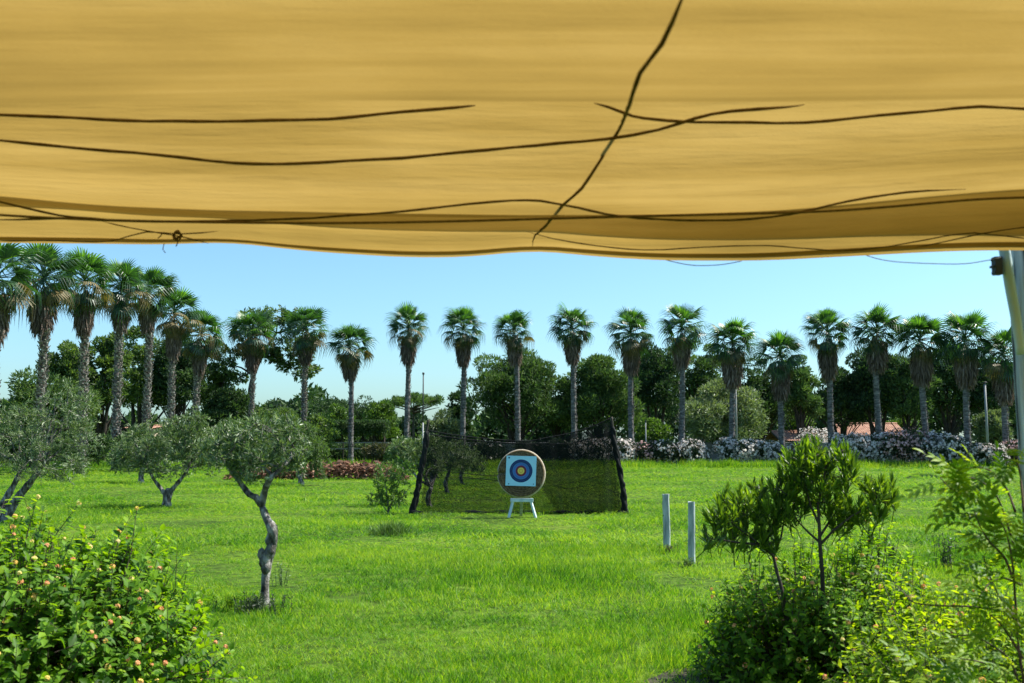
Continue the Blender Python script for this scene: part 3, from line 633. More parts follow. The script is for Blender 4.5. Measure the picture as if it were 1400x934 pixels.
# ------------------------------------------------------------------ background trees
def blob_tree(name, label, cat, cx, top, wpx, Yd, mat, lm_size=(.32, .13), n=9000, trunk=True, low=None, shape='round', group='trees behind the palm rows', base=None, nb=44, upb=.5, trunk_h=.25):
    x0 = at(cx, 603, Yd).x; zt = at(cx, top, Yd).z; Rw = wpx / F * Yd / 2; zl = 0 if low is None else at(cx, low, Yd).z
    t = thing(name, label, cat, (x0, Yd, 0), group); H = zt - zl
    if trunk:
        mb = MB()
        for q in range(3 if shape != 'umbrella' else 1):
            ex = (q - 1) * .35 * Rw if shape != 'umbrella' else 0
            P = resample([[0.15 * q, 0, -.1], [ex * .3 + rng.normal(0, .1), 0, zl + .2 * H], [ex, rng.normal(0, .3), zl + .65 * H]], .5)
            mb.tube(P, np.linspace(.035 * (zt + 3) * .6, .05, len(P)), 8)
        for q in range(14):
            a = rng.uniform(0, 6.28); z0 = zl + rng.uniform(.05, .4) * H
            P = resample([[0, 0, z0], [Rw * .35 * math.cos(a), Rw * .35 * math.sin(a), z0 + .15 * H], [Rw * .75 * math.cos(a), Rw * .7 * math.sin(a), z0 + .3 * H]], .6)
            mb.tube(P, np.linspace(.10, .03, len(P)), 5)
        mb.build('trunk', M['dark_bark'], t, True)
    # clumps on an uneven ellipsoid
    d = nrm(rng.normal(size=(nb, 3))); d[:, 2] = np.where(d[:, 2] < -.35, -d[:, 2], d[:, 2])
    if shape == 'umbrella': d[:, 2] = np.abs(d[:, 2]) * .8
    c = d * np.array([Rw, Rw * .8, H * .5]) * rng.uniform(.45, .92, (nb, 1)) + np.array([0, 0, zl + H * (.5 if shape != 'umbrella' else .35)])
    nb_f = 1; rb = rng.uniform(.15, .30, nb) * min(Rw, H * .6) * (1.0 if shape != 'loose' else .7)
    c = np.vstack([c, [[0, 0, zl + H * .5]]]); rb = np.append(rb, min(Rw, H * .5) * .62)
    # shift so that the highest clump meets the top
    c[:, 2] += zt - (c[:, 2] + rb).max()
    n = int(n * 1.35); k = rng.choice(len(c), n, p=rb ** 2 / (rb ** 2).sum()); dd = nrm(rng.normal(size=(n, 3)) + np.array([0, 0, .25]))
    rr = rng.uniform(.55, 1.08, n) ** .6
    P = c[k] + dd * (rb[k] * rr)[:, None] * np.array([1.15, 1.15, .85])
    P += .12 * rb[k][:, None] * np.sin(P * 2.3 + k[:, None])
    ok = P[:, 2] > .05; P, dd, k = P[ok], dd[ok], k[ok]
    cv = rng.uniform(-.18, .18, len(c))[k]
    mb = MB(); X = dd * upb + rng.normal(0, .5, P.shape) + np.array([0, 0, .3]); Z = dd + rng.normal(0, .55, P.shape)
    v, f = leaf2(lm_size[1] / lm_size[0]); mb.scatter(v, f, P, X, Z, rng.uniform(.6, 1.3, len(P)) * lm_size[0], np.clip(rng.beta(2, 2, len(P)) + cv, 0, 1))
    mb.build('foliage', M[mat], t, False, 'stuff'); return t
BG = [
 # left group behind the palm row
 ('pine_tree', 'dark pine between the first palms at the far left, lower than its neighbours', 60, 505, 130, 78, 'pine', 7000, None, 'round'),
 ('broadleaf_tree', 'dark green tree between the second and third palms of the left row', 92, 468, 90, 82, 'gumtree', 8000, None, 'loose'),
 ('broadleaf_tree', 'green tree between the third and fourth palms of the left row', 138, 456, 80, 84, 'gumtree', 8000, None, 'loose'),
 ('broadleaf_tree', 'big dark tree behind the fifth palm of the left row', 190, 448, 100, 92, 'gumtree', 9000, None, 'loose'),
 ('broadleaf_tree', 'dark tree behind the sixth palm of the left row', 240, 468, 80, 92, 'darktree', 8000, None, 'round'),
 ('broadleaf_tree', 'loose dark tree just right of the crowded left palm row', 288, 462, 66, 96, 'gumtree', 6000, None, 'loose'),
 ('pine_tree', 'low dark pine between the left palm row and the gum tree', 312, 530, 70, 92, 'darktree', 5000, None, 'round'),
 # middle
 ('pine_tree', 'flat-topped far pine left of the short palm', 452, 541, 70, 150, 'darktree', 4000, None, 'round'),
 ('pine_tree', 'flat-topped far pine right of the short palm', 505, 541, 80, 152, 'darktree', 4500, None, 'round'),
 ('umbrella_pine', 'umbrella pine beside the thin pole with sky under its flat crown', 565, 538, 95, 135, 'pine', 3600, 568, 'umbrella'),
 ('bright_shrub', 'bright green bush behind the clipped hedge, left of the short palm', 462, 552, 44, 104, 'brighttree', 4500, None, 'round'),
 ('bright_shrub', 'bright green bush behind the clipped hedge, right of the short palm', 520, 549, 50, 103, 'brighttree', 5000, None, 'round'),
 ('small_olive', 'pale grey-green tree between the thin pole and the palm beside it', 607, 560, 60, 96, 'greytree', 4500, None, 'round'),
 ('pine_tree', 'small dark pine at the left foot of the big pine', 628, 536, 40, 104, 'darktree', 3200, None, 'round'),
 ('pine_tree', 'big rounded pine behind the palm above the archery target', 706, 474, 136, 98, 'pine', 17000, None, 'round'),
 ('pine_tree', 'broad pine behind the palm over the right half of the net', 822, 484, 112, 98, 'pine', 15000, None, 'round'),
 ('pine_tree', 'dark low pine filling the dip between the two big pines', 764, 520, 64, 102, 'darktree', 6000, None, 'round'),
 ('pine_tree', 'very dark tree between the palms just right of the net', 898, 470, 90, 104, 'darktree', 9000, None, 'round'),
 ('pine_tree', 'tallest dark pine, behind the palm over the pale rounded tree', 955, 446, 86, 108, 'pine', 8000, None, 'loose'),
 ('pine_tree', 'dark tree right of the pale rounded tree, behind the shortest right palm', 1040, 488, 90, 106, 'darktree', 9000, None, 'round'),
 ('willow_like_tree', 'pale rounded willow-like tree standing behind the white oleanders', 992, 516, 124, 90, 'greytree', 14000, None, 'round'),
 ('pine_tree', 'mid-green pine lit on its right side, left of the palm by the gable', 1095, 488, 56, 100, 'pine', 6500, None, 'round'),
 ('pine_tree', 'black-green tree behind the palm left of the roof gable', 1150, 500, 90, 106, 'darktree', 8500, None, 'round'),
 ('pine_tree', 'broad dark pine between the two palms over the tiled roof', 1200, 478, 90, 104, 'darktree', 10000, None, 'round'),
 ('pine_tree', 'dark green pine left of the palm third from the right edge', 1245, 484, 76, 102, 'pine', 9000, None, 'round'),
 ('pine_tree', 'tall dark pine between the last two palms left of the timber post', 1298, 470, 86, 104, 'darktree', 10000, None, 'round'),
 ('pine_tree', 'dark pine at the right edge behind the timber post', 1362, 488, 90, 103, 'darktree', 9000, None, 'round'),
 ('grey_shrub', 'round grey-green bush beside the grey pole near the timber post', 1358, 562, 50, 88, 'greytree', 4500, None, 'round'),
 ('bright_shrub', 'bright green bush behind the wall, left end of the tiled roofs', 1088, 566, 56, 112, 'brighttree', 4000, None, 'round'),
 ('bright_shrub', 'bright green bush over the right end of the red tiled roof', 1232, 568, 60, 116, 'brighttree', 3600, None, 'round'),
 ('bright_shrub', 'yellow-green bush behind the wall just right of the net post', 892, 572, 50, 92, 'brighttree', 3600, None, 'round'),
]
for nm, lab, cx, top, wd, D, mt, n, low, shp in BG:
    sz = {'pine': (.42, .12), 'darktree': (.40, .15), 'gumtree': (.34, .14), 'brighttree': (.30, .16), 'greytree': (.34, .11)}[mt]
    blob_tree(nm, lab, 'shrub' if 'shrub' in nm else 'tree', cx, top, wd, D, mt, sz, n, True, low, shp, 'trees and bushes behind the palm rows', nb=40 if shp == 'loose' else 46)
# shrubs low at the left under the palms and behind the olives
for nm, lab, cx, top, wd, D, mt, n in (
 ('dark_shrub', 'dark bush at the left edge behind the large olive', 20, 580, 90, 58, 'darktree', 4500),
 ('dark_shrub', 'dark bush under the third palm of the left row', 110, 588, 90, 60, 'darktree', 4500),
 ('dark_shrub', 'dark bush under the fifth palm, behind the round olive', 190, 584, 80, 63, 'darktree', 4500),
 ('grey_shrub', 'grey-green bush under the last palms of the left row', 260, 578, 80, 66, 'gumtree', 4500),
 ('dark_shrub', 'dark bush left of the palm against the gum tree', 322, 572, 70, 80, 'gumtree', 4500),
 ('grey_shrub', 'green bush behind the twisted olive, under the gum tree', 378, 556, 80, 82, 'gumtree', 5500),
 ('grey_shrub', 'brownish green bush between the two palms of the gum tree', 430, 566, 60, 84, 'gumtree', 4000),
 ('brown_shrub', 'dry brownish bush right of the short palm, above the brush pile', 522, 606, 60, 70, 'palm_old', 2600),
 ('grey_shrub', 'low green bush behind the sapling', 560, 600, 56, 66, 'gumtree', 3600)):
    blob_tree(nm, lab, 'shrub', cx, top, wd, D, mt, (.26, .11), n, False, None, 'round', 'bushes at the edge of the lawn')
# tall open gum tree
b = np.array(at(385, 603, 96)); b[2] = 0; Y = 96
tt = thing('gum_tree', 'tall open gum tree with sky showing through, behind two palms', 'tree', b)
bl = pxblob(b, Y, [(345, 440, 28, 20, 0, 0), (375, 432, 26, 16, 0, 0), (400, 440, 24, 20, 0, 0), (395, 475, 26, 18, 0, 0), (372, 485, 16, 12, 0, 0), (345, 480, 22, 14, 0, 0), (415, 505, 24, 18, 0, 0), (330, 455, 16, 18, 0, 0), (420, 470, 20, 20, 0, 0), (388, 500, 14, 10, 0, 0), (312, 490, 22, 16, 0, 0), (318, 515, 22, 14, 0, 0)])
tr = rel(b, [(352, 612), (350, 575), (342, 540), (348, 510), (362, 480), (378, 455)], Y)
seg, twg = grow([(tr, np.linspace(.34, .12, 6))], bl, 14, 60, 900, .7)
mb = MB(); mb.tube(resample(tr, .5), np.linspace(.34, .12, len(resample(tr, .5))), 9); mb.build('trunk', M['dark_bark'], tt, True)
mb = MB()
for p, r in seg[1:]: mb.tube(p, r, 5, cap=False)
mb.build('branches', M['dark_bark'], tt, True)
mb = MB(); leaves_on(mb, twg, 11, *leaf2(.38), .36, spread=.9, hang=.5); mb.build('foliage', M['gumtree'], tt, False, 'stuff')
# clipped hedge
hd = thing('clipped_hedge', 'flat-topped clipped hedge like a low table behind the brush pile', 'hedge', (at(495, 603, 97).x, 97, 0))
mb = MB(); n = 9000; wx = 36 / F * 97; zt = at(495, 577, 97).z; zl = at(495, 598, 97).z
P = np.stack([rng.uniform(-wx, wx, n), rng.uniform(-1.6, 1.6, n), zl + (zt - zl) * rng.uniform(0, 1, n) ** .5], -1); P += rng.normal(0, .05, P.shape)
v, f = leaf2(.35); mb.scatter(v, f, P, rng.normal(0, .6, P.shape) + [0, 0, .8], rng.normal(0, 1, P.shape) + [0, 0, .6], .28, rng.beta(2, 2, n)); mb.build('foliage', M['darktree'], hd, False, 'stuff')
mb = MB()
for q in range(5): mb.tube([[-wx * .8 + q * wx * .4, 0, -.1], [-wx * .75 + q * wx * .4, 0, zl + .4]], [.12, .08], 7)
mb.build('stems', M['dark_bark'], hd, True)
# far wood
mb = MB(); n = 70000; x = rng.uniform(-170, 170, n); hh = 6.5 + 2.2 * np.sin(x * .13) + 1.3 * np.sin(x * .41 + 2) + .8 * np.sin(x * 1.1); hh = np.where(x > 12, hh + 3.0, hh)
P = np.stack([x, 165 + rng.normal(0, 2.5, n) + 4 * np.sin(x * .2), hh * rng.uniform(0, 1, n) ** .6], -1)
v, f = leaf2(.5); mb.scatter(v, f, P, rng.normal(0, .6, P.shape) + [0, 0, .6], rng.normal(0, .5, P.shape) + [0, -.6, .6], rng.uniform(.7, 1.4, n), np.clip(rng.beta(2, 2, n) + .2 * np.sin(x * .9), 0, 1))
far = mb.build('far_woods', M['darktree'], None, False, 'stuff'); far['label'] = 'dark far woods closing the view behind the garden'; far['category'] = 'woods'

# ------------------------------------------------------------------ oleanders, wall, houses, poles
def oleander(label, cx, top, wd, Yd, fl, n=5200, nf=2000, pet='petal'):
    x0 = at(cx, 603, Yd).x; H = at(cx, top, Yd).z; Rw = wd / F * Yd / 2
    t = thing('oleander_bush', label, 'flowering shrub', (x0, Yd, 0), 'oleander bushes along the wall')
    nb = 16; a = rng.uniform(0, 6.28, nb); rr = np.sqrt(rng.random(nb)) * Rw * .72
    rb = rng.uniform(.34, .5, nb) * H * .8
    c = np.stack([rr * np.cos(a), rr * np.sin(a) * .8, rng.uniform(.35, .75, nb) * H], -1); c[:, 2] = np.minimum(c[:, 2], H - rb * .9)
    def shell(n, lo, hi, up):
        k = rng.choice(nb, n, p=rb ** 2 / (rb ** 2).sum()); d = nrm(rng.normal(size=(n, 3)) + [0, 0, up]); P = c[k] + d * (rb[k] * rng.uniform(lo, hi, n))[:, None]; ok = P[:, 2] > .03; return P[ok], d[ok]
    mb = MB(); P, d = shell(n, .45, 1.05, .2); v, f = leaf2(.22); mb.scatter(v, f, P, d * .6 + rng.normal(0, .5, d.shape) + [0, 0, .4], d + rng.normal(0, .5, d.shape), rng.uniform(.18, .3, len(P)), rng.beta(2, 2, len(P)))
    for q in range(9):
        a_ = rng.uniform(0, 6.28); mb.tube([[.15 * math.cos(a_), .15 * math.sin(a_), -.05], [.5 * Rw * math.cos(a_), .5 * Rw * math.sin(a_), .6 * H]], [.03, .015], 4, .1)
    mb.build('foliage', M['oleander'], t, False, 'stuff')
    mb = MB(); P, d = shell(int(nf * fl), .88, 1.12, .15)
    grp = np.sin(P[:, 0] * 5.1 + P[:, 2] * 3) + np.sin(P[:, 1] * 4 + P[:, 2] * 6.3 + 1) > -.7; P, d = P[grp], d[grp]
    v = np.array([[0, 0, 0], [.5, .3, .1], [.3, -.45, .1], [-.4, -.3, .1], [-.3, .45, .1]]); f = [[[0, 1, 4], [0, 2, 1], [0, 3, 2], [0, 4, 3]]]
    mb.scatter(v, f, P, np.cross(d, rng.normal(size=d.shape)), d + rng.normal(0, .4, d.shape), rng.uniform(.12, .24, len(P)), rng.beta(2, 2, len(P)))
    mb.build('flowers', M[pet], t, False, 'stuff'); return t
for a in (
 ('dim oleander bush behind the right end of the net', 806, 600, 62, 76, .8, 'petal'),
 ('oleander bush with white flowers between the right net post and the first palm', 846, 601, 36, 76.5, 1, 'petal'),
 ('thin pinkish-flowered oleander bush right of the first palm past the net', 888, 605, 44, 76.5, .45, 'petal_pink'),
 ('sparsely flowering green oleander bush left of the second palm past the net', 914, 603, 34, 76, .25, 'petal'),
 ('white oleander bush left of the gap that shows the grey wall', 944, 602, 44, 76, 1.1, 'petal'),
 ('broad white oleander bush right of the gap that shows the grey wall', 1010, 600, 66, 76, 1.35, 'petal'),
 ('white oleander bush left of the shortest right palm', 1052, 604, 46, 76, 1.2, 'petal'),
 ('white oleander bush partly hidden by the narrow-leaved shrub', 1092, 606, 44, 75.5, .9, 'petal'),
 ('tall white oleander bush below the roof gable', 1164, 594, 60, 75, 1.2, 'petal'),
 ('white oleander bush left of the palm at the end of the red roof', 1196, 594, 44, 75, 1.1, 'petal'),
 ('tallest oleander bush with brownish top, right of the red roof', 1234, 588, 66, 74.5, .9, 'petal_pink'),
 ('white oleander bush around the palm third from the right edge', 1272, 592, 50, 74, 1.2, 'petal'),
 ('pale green-white oleander bush left of the second gap in the row', 1300, 596, 36, 73, 1.0, 'petal'),
 ('low pink and white oleander bush nearest the timber post', 1352, 608, 54, 72, 1.1, 'petal'),
 ('oleander bush behind the timber post at the end of the row', 1395, 604, 40, 72, .9, 'petal_pink')):
    oleander(a[0], a[1], a[2], a[3], a[4], a[5], pet=a[6])
for a in (('dark flowerless oleander bush behind the left part of the net', 668, 606, 60, 77), ('dark flowerless oleander bush behind the archery target', 722, 604, 60, 77), ('dark flowerless oleander bush between target and the first white one', 766, 602, 50, 77)):
    oleander(a[0], a[1], a[2], a[3], a[4], .02)
oleander('white flowering bush on the far side of the wall, left of the gable', 1118, 586, 46, 96, 1.4, 2500, 900)

wl = thing('boundary_wall', 'low grey rendered wall running behind the oleanders', 'wall', (0, 90, 0))
mb = MB(); x = at(590, 603, 90).x
while x < 62:
    L = 6.0; mb.box((x + L / 2, .0, .84), (L - .02, .2, 1.68)); x += L
mb.build('wall_panel', M['wall'], wl)
mb = MB(); mb.box(((at(590, 603, 90).x + 62) / 2, 0, 1.73), (62 - at(590, 603, 90).x, .3, .10), bev=.02); mb.build('coping', M['wall'], wl)
x = at(590, 603, 90).x
while x < 62:
    mb = MB(); mb.box((x, -.02, .92), (.36, .34, 1.84), bev=.02); mb.build('pier', M['wall'], wl); x += 6.0
# dark rail fence on the left part
fe = thing('rail_fence', 'thin dark rail fence behind the short palm', 'fence', (0, 92, 0))
for z in (1.75, 1.2):
    mb = MB(); mb.box(((at(440, 603, 92).x + at(590, 603, 92).x) / 2, 0, z), (at(590, 603, 92).x - at(440, 603, 92).x, .08, .10)); mb.build('rail', M['wall'], fe)
for q in range(6):
    mb = MB(); mb.box((at(440 + q * 29, 603, 92).x, .1, .9), (.12, .1, 1.85)); mb.build('post', M['dark_bark'], fe)
mb = MB(); n = 9000; P = np.stack([rng.uniform(at(425, 603, 96).x, at(600, 603, 96).x, n), 93.5 + rng.normal(0, .5, n), rng.uniform(0, 1.6, n)], -1)
v, f = leaf2(.4); mb.scatter(v, f, P, rng.normal(0, .7, P.shape) + [0, 0, .6], rng.normal(0, 1, P.shape), .3, rng.beta(2, 2, n)); o = mb.build('undergrowth', M['darktree'], None, False, 'stuff'); o['label'] = 'dark undergrowth behind the thin rail fence'; o['category'] = 'undergrowth'

def tiled_roof(px0, px1, ytop, ybot, Yd, label, gable=False):
    a, b_ = at(px0, ytop, Yd), at(px1, ytop, Yd); zt = a.z; ze = at(px0, ybot, Yd).z; L = b_.x - a.x
    t = thing('house', label, 'house', (a.x, Yd, 0)); dep = 3.6
    mb = MB(); mb.box((L / 2, dep - .2, ze / 2), (L - .5, dep * 2 - 1.2, ze - .04)); 
    if gable: mb.add([[.25, .4, ze - .03], [.25, dep * 2 - .8, ze - .03], [.25, dep - .2, zt - .15]], [[[0, 1, 2]]])
    mb.build('wall', M['house'], t)
    for s_ in (-1, 1):
        nrow = int(L / .23); u = np.linspace(-.2, L + .2, nrow * 4 + 1); ph = np.arange(len(u)) % 4
        zz = np.array([0, .05, .07, .05])[ph]; vs = np.linspace(0, 1, 9)
        V = np.array([[uu, (dep - .2) + s_ * dep * vv, zt - (zt - ze) * vv + z_ + .03 * (k_ % 2)] for k_, vv in enumerate(vs) for uu, z_ in zip(u, zz)])
        n_ = len(u); i, j = np.meshgrid(np.arange(8), np.arange(n_ - 1), indexing='ij')
        mb = MB(); mb.add(V, [np.stack([i * n_ + j, i * n_ + j + 1, (i + 1) * n_ + j + 1, (i + 1) * n_ + j], -1).reshape(-1, 4)]); mb.build('roof', M['tile'], t, True)
    mb = MB(); mb.tube([[-.2, dep - .2, zt + .05], [L + .2, dep - .2, zt + .05]], [.12, .12], 8); mb.build('ridge', M['tile'], t, True)
    mb = MB(); mb.box((-.22, dep - .2 - dep / 2, (zt + ze) / 2 - .06), (.06, math.hypot(dep, zt - ze), .16), rot=Matrix.Rotation(math.atan2(zt - ze, dep), 3, 'X')); mb.build('barge_board', M['dark_bark'], t)
    for q in range(3):
        mb = MB(); mb.box((L * (.2 + .3 * q), .385, 1.35), (.9, .05, 1.1)); mb.build('window', M['pole_dark'], t)
tiled_roof(1070, 1142, 590, 603, 98, 'low outbuilding with a pale terracotta roof behind the oleanders')
tiled_roof(1150, 1240, 579, 597, 110, 'long low house with a red tiled roof and dark gable', True)
tiled_roof(170, 206, 582, 586, 96, 'small building glimpsed under the trees behind the left palms')
sh = thing('shed', 'pale roofed shed just visible over the twisted olive', 'shed', (at(357, 603, 86).x, 86, 0)); zt = at(357, 571, 86).z
mb = MB(); mb.box((0, 0, (zt - .35) / 2), (1.2, 1.6, zt - .35)); mb.build('wall', M['house'], sh)
mb = MB(); mb.add([[-.9, -1, zt - .35], [.9, -1, zt - .35], [0, -1, zt], [-.9, 1, zt - .35], [.9, 1, zt - .35], [0, 1, zt]], [[[0, 3, 5, 2], [1, 2, 5, 4], [0, 1, 4, 3]], [[0, 2, 1], [3, 4, 5]]]); mb.build('roof', M['stand'], sh)

def pole(label, px, ptop, Yd, r, m, two=None, name='pole'):
    g = at(px, 603, Yd); H = at(px, ptop, Yd).z; t = thing(name, label, 'pole', (g.x, Yd, 0))
    if two:
        mb = MB(); mb.tube([[0, 0, -.1], [0, 0, two]], [r * 1.1, r], 8); mb.build('lower_tube', M['pole'], t, True)
        mb = MB(); mb.tube([[0, 0, two], [0, 0, H]], [r * .9, r * .7], 8); mb.build('upper_tube', M[m], t, True)
    else:
        mb = MB(); mb.tube([[0, 0, -.1], [0, 0, H]], [r * 1.1, r * .8], 8); mb.build('shaft', M[m], t, True)
    mb = MB(); mb.tube([[0, 0, H], [0, 0, H + .12]], [r * 1.6, r * 1.2], 8); mb.build('cap', M['pole_dark'], t, True)
pole('thin tall pole, dark above and pale below, left of the net', 578, 512, 60, .05, 'pole_dark', 3.0)
pole('short thin pole behind the oleanders just right of the net', 883, 577, 80, .05, 'pole')
pole('grey pole beside the grey-green bush near the timber post', 1350, 524, 82, .11, 'pole')
pole('pale slim pole close beside the palm in front of the willow-like tree', 1007, 500, 84, .10, 'pole')

# ------------------------------------------------------------------ brush pile
bp = MB(); g0 = gnd(472, 656); n = 2600
u = rng.uniform(-1, 1, n); ang = rng.uniform(0, 6.28, n); env = np.interp(u, [-1, -.75, -.3, .2, .55, .8, 1], [.15, .55, .75, .95, 1.0, .8, .15])
P = np.stack([-1.4 + u * 4.4, np.cos(ang) * .9 * env * rng.random(n), rng.random(n) ** .7 * .95 * env * (1 - .3 * np.abs(np.cos(ang)))], -1)
d = nrm(rng.normal(size=(n, 3)) * [1, 1, .45])
v, f = leaf2(.45); bp.scatter(v, f, P, d, rng.normal(size=(n, 3)), rng.uniform(.15, .42, n), rng.beta(2, 2, n))
for q in range(260):
    p = P[rng.integers(n)]; dd = d[rng.integers(n)] * rng.uniform(.25, .7); bp.tube([p - dd, p + dd * .2 + [0, 0, .06], p + dd], [.018, .014, .006], 4, rng.random())
o = bp.build('brush_pile', M['brush'], None, False, 'stuff', (g0.x, g0.y, 0)); o['label'] = 'low heap of reddish brown cut brush behind the lawn'; o['category'] = 'brush pile'

# ------------------------------------------------------------------ archery net
def net_mat():
    m, nt = newmat('black_netting')
    tc = N(nt, 'ShaderNodeTexCoord')
    def noise(sc, d=3):
        mp = N(nt, 'ShaderNodeMapping'); mp.inputs['Scale'].default_value = sc; nt.links.new(tc.outputs['Object'], mp.inputs[0])
        n = N(nt, 'ShaderNodeTexNoise'); n.inputs['Scale'].default_value = 1; n.inputs['Detail'].default_value = d; nt.links.new(mp.outputs[0], n.inputs[0]); return n.outputs[0]
    # a fine square mesh; threads about a third of each 12 mm cell
    sp = N(nt, 'ShaderNodeSeparateXYZ'); nt.links.new(tc.outputs['Object'], sp.inputs[0])
    fr = lambda s_: math_(nt, 'FRACT', math_(nt, 'ADD', math_(nt, 'MULTIPLY', s_, 80.0), math_(nt, 'MULTIPLY', noise((14, 60, 14), 2), 6.0)))
    gx_, gz_ = math_(nt, 'LESS_THAN', fr(sp.outputs[0]), .30), math_(nt, 'LESS_THAN', fr(sp.outputs[2]), .30)
    a = math_(nt, 'MAXIMUM', gx_, gz_)
    a = math_(nt, 'MINIMUM', math_(nt, 'ADD', a, math_(nt, 'MULTIPLY', math_(nt, 'GREATER_THAN', noise((40, 30, 60)), .60), .12)), 1.0)
    p = N(nt, 'ShaderNodeBsdfPrincipled'); p.inputs['Base Color'].default_value = (.008, .010, .010, 1); p.inputs['Roughness'].default_value = .9; p.inputs['Specular IOR Level'].default_value = .1
    tr = N(nt, 'ShaderNodeBsdfTransparent'); ms = N(nt, 'ShaderNodeMixShader'); o = N(nt, 'ShaderNodeOutputMaterial')
    nt.links.new(a, ms.inputs[0]); nt.links.new(tr.outputs[0], ms.inputs[1]); nt.links.new(p.outputs[0], ms.inputs[2]); nt.links.new(ms.outputs[0], o.inputs[0]); return m
M['net'] = net_mat()
M['net_wrap'] = solid('bundled_net', [(.3, (.006, .007, .007)), (.7, (.02, .02, .02))], (20, 20, 20), .9, .8, 80)
gL, gR = gnd(566, 705), gnd(853, 702); YN = (gL.y + gR.y) / 2 + .3
nb_ = np.array([0, YN, 0.])
net = thing('archery_net', 'black backstop net strung between two leaning wrapped posts behind the target', 'net', nb_)
Q = lambda x, y, dy=0: np.array(at(x, y, YN + dy)) - nb_
def net_sheet(top, bot, dyf, nu=90, nv=30):
    tx = [p[0] for p in top]; V = []
    for k in range(nv):
        v_ = k / (nv - 1)
        for q in range(nu):
            u_ = q / (nu - 1)
            xt = np.interp(u_, np.linspace(0, 1, len(top)), [p[0] for p in top]); yt = np.interp(xt, tx, [p[1] for p in top])
            xb = np.interp(u_, np.linspace(0, 1, len(bot)), [p[0] for p in bot]); yb = np.interp(xb, [p[0] for p in bot], [p[1] for p in bot])
            V.append(Q(xt * (1 - v_) + xb * v_, yt * (1 - v_) + yb * v_, dyf(u_, v_)))
    i, j = np.meshgrid(np.arange(nv - 1), np.arange(nu - 1), indexing='ij')
    mb = MB(); mb.add(V, [np.stack([i * nu + j, i * nu + j + 1, (i + 1) * nu + j + 1, (i + 1) * nu + j], -1).reshape(-1, 4)]); return mb
top = [(584, 588), (610, 593), (640, 597), (680, 601), (720, 603), (750, 598), (780, 592), (810, 583), (834, 572)]
net_sheet(top, [(568, 702), (600, 703), (700, 703), (800, 702), (852, 700)], lambda u, v: .22 * math.sin(u * 3.1) * math.sin(v * 3.1) + .05 * math.sin(u * 40 + v * 3) * (1 - v) + .4 * (v > 2)).build('netting', M['net'], net, True)
net_sheet([(588, 594), (640, 601), (700, 606), (780, 606), (833, 590)], [(574, 704), (640, 705), (700, 704), (760, 703), (850, 701)], lambda u, v: -.10 + .12 * math.sin(u * 25 + 1) * (.3 + v) * .5, 90, 24).build('netting', M['net'], net, True)
# a second loose fold hangs over the right third
net_sheet([(705, 604), (760, 600), (800, 590), (835, 576)], [(762, 703), (780, 704), (820, 703), (852, 700)], lambda u, v: -.22 - .06 * math.sin(u * 30 + v * 4), 60, 24).build('netting', M['net'], net, True)
for top_, yy in ((top, 0), ([(588, 594), (640, 601), (700, 606), (780, 606), (833, 590)], -.1)):
    mb = MB(); mb.tube(resample([Q(x, y, yy) for x, y in top_], .1), .014, 6); mb.build('top_rope', M['net_wrap'], net, True)
mb = MB()
for pts in ([(582, 640), (640, 648), (700, 652)], [(760, 664), (800, 656), (838, 645)], [(815, 656), (828, 668), (848, 675)], [(755, 662), (775, 668), (800, 664)], [(580, 655), (620, 652), (690, 658)]):
    mb.tube(resample([Q(x, y, -.15) for x, y in pts], .1), .009, 5)
mb.build('sagging_cord', M['net_wrap'], net, True)
for pts in ([(586, 574), (583, 590), (580, 620), (574, 650), (570, 675), (563, 703)], [(836, 570), (838, 590), (843, 620), (849, 650), (852, 675), (855, 703)]):
    P = resample([Q(x, y, 0) for x, y in pts], .08); P[0] = P[0]; n = len(P)
    mb = MB(); mb.tube(P, .035, 8); mb.build('post', M['dark_bark'], net, True)
    mb = MB()
    for q in range(5):
        ph = rng.uniform(0, 6); oo = np.stack([.03 * np.cos(np.arange(n) * .5 + ph) + .012 * rng.normal(size=n), .05 * np.sin(np.arange(n) * .5 + ph), .0 * P[:, 2]], -1)
        wz = .025 + .035 * np.abs(np.sin(np.linspace(0, 5, n) + q)) * np.linspace(.5, 1.3, n)
        mb.tube(P[3:] + oo[3:], wz[3:], 7)
    mb.build('bundled_net', M['net_wrap'], net, True)
Pb = [Q(x, y, -.1) for x, y in ((560, 704), (600, 706), (700, 705), (800, 704), (856, 703))]
mb = MB(); P = resample(Pb, .08); P[:, 2] = .035; mb.tube(P, .045 + .02 * np.sin(np.arange(len(P)) * .7), 7); mb.build('bottom_roll', M['net_wrap'], net, True)

# ------------------------------------------------------------------ archery target and stand
g = gnd(713, 709); YT = g.y; s = YT / F
c = np.array(at(712.5, 647, YT)); rad = 32.5 * s
tilt = R(-9)
tg = thing('archery_target', 'round straw archery target with a white paper face, tinted blue for its shade', 'target', c); tg.rotation_euler = (tilt, 0, R(-5))
mb = MB(); ring = lambda r_, tr_, y: (lambda a: np.stack([r_ * np.cos(a), np.full(len(a), y), r_ * np.sin(a)], -1))(np.linspace(0, 2 * math.pi, 49))
nr_ = 11
for q in range(nr_):
    rr = rad * (q + .5) / nr_ * .97; mb.tube(ring(rr, 0, 0.0) * [1, 1, 1] + [0, .0, 0], rad / nr_ * .56, 8, q / nr_, cap=False)
a = np.linspace(0, 2 * math.pi, 49)[:-1]
mb.build('straw_coil', M['straw'], tg, True)
mb = MB()
for yy in (.045, .09, .13): mb.tube(ring(rad * .965, 0, yy), rad / nr_ * .55, 8, .5, cap=False)
mb.add(np.vstack([[0, .15, 0], np.stack([rad * .97 * np.cos(a), np.full(48, .15), rad * .97 * np.sin(a)], -1)]), [[[0, 1 + (q + 1) % 48, 1 + q] for q in range(48)]])
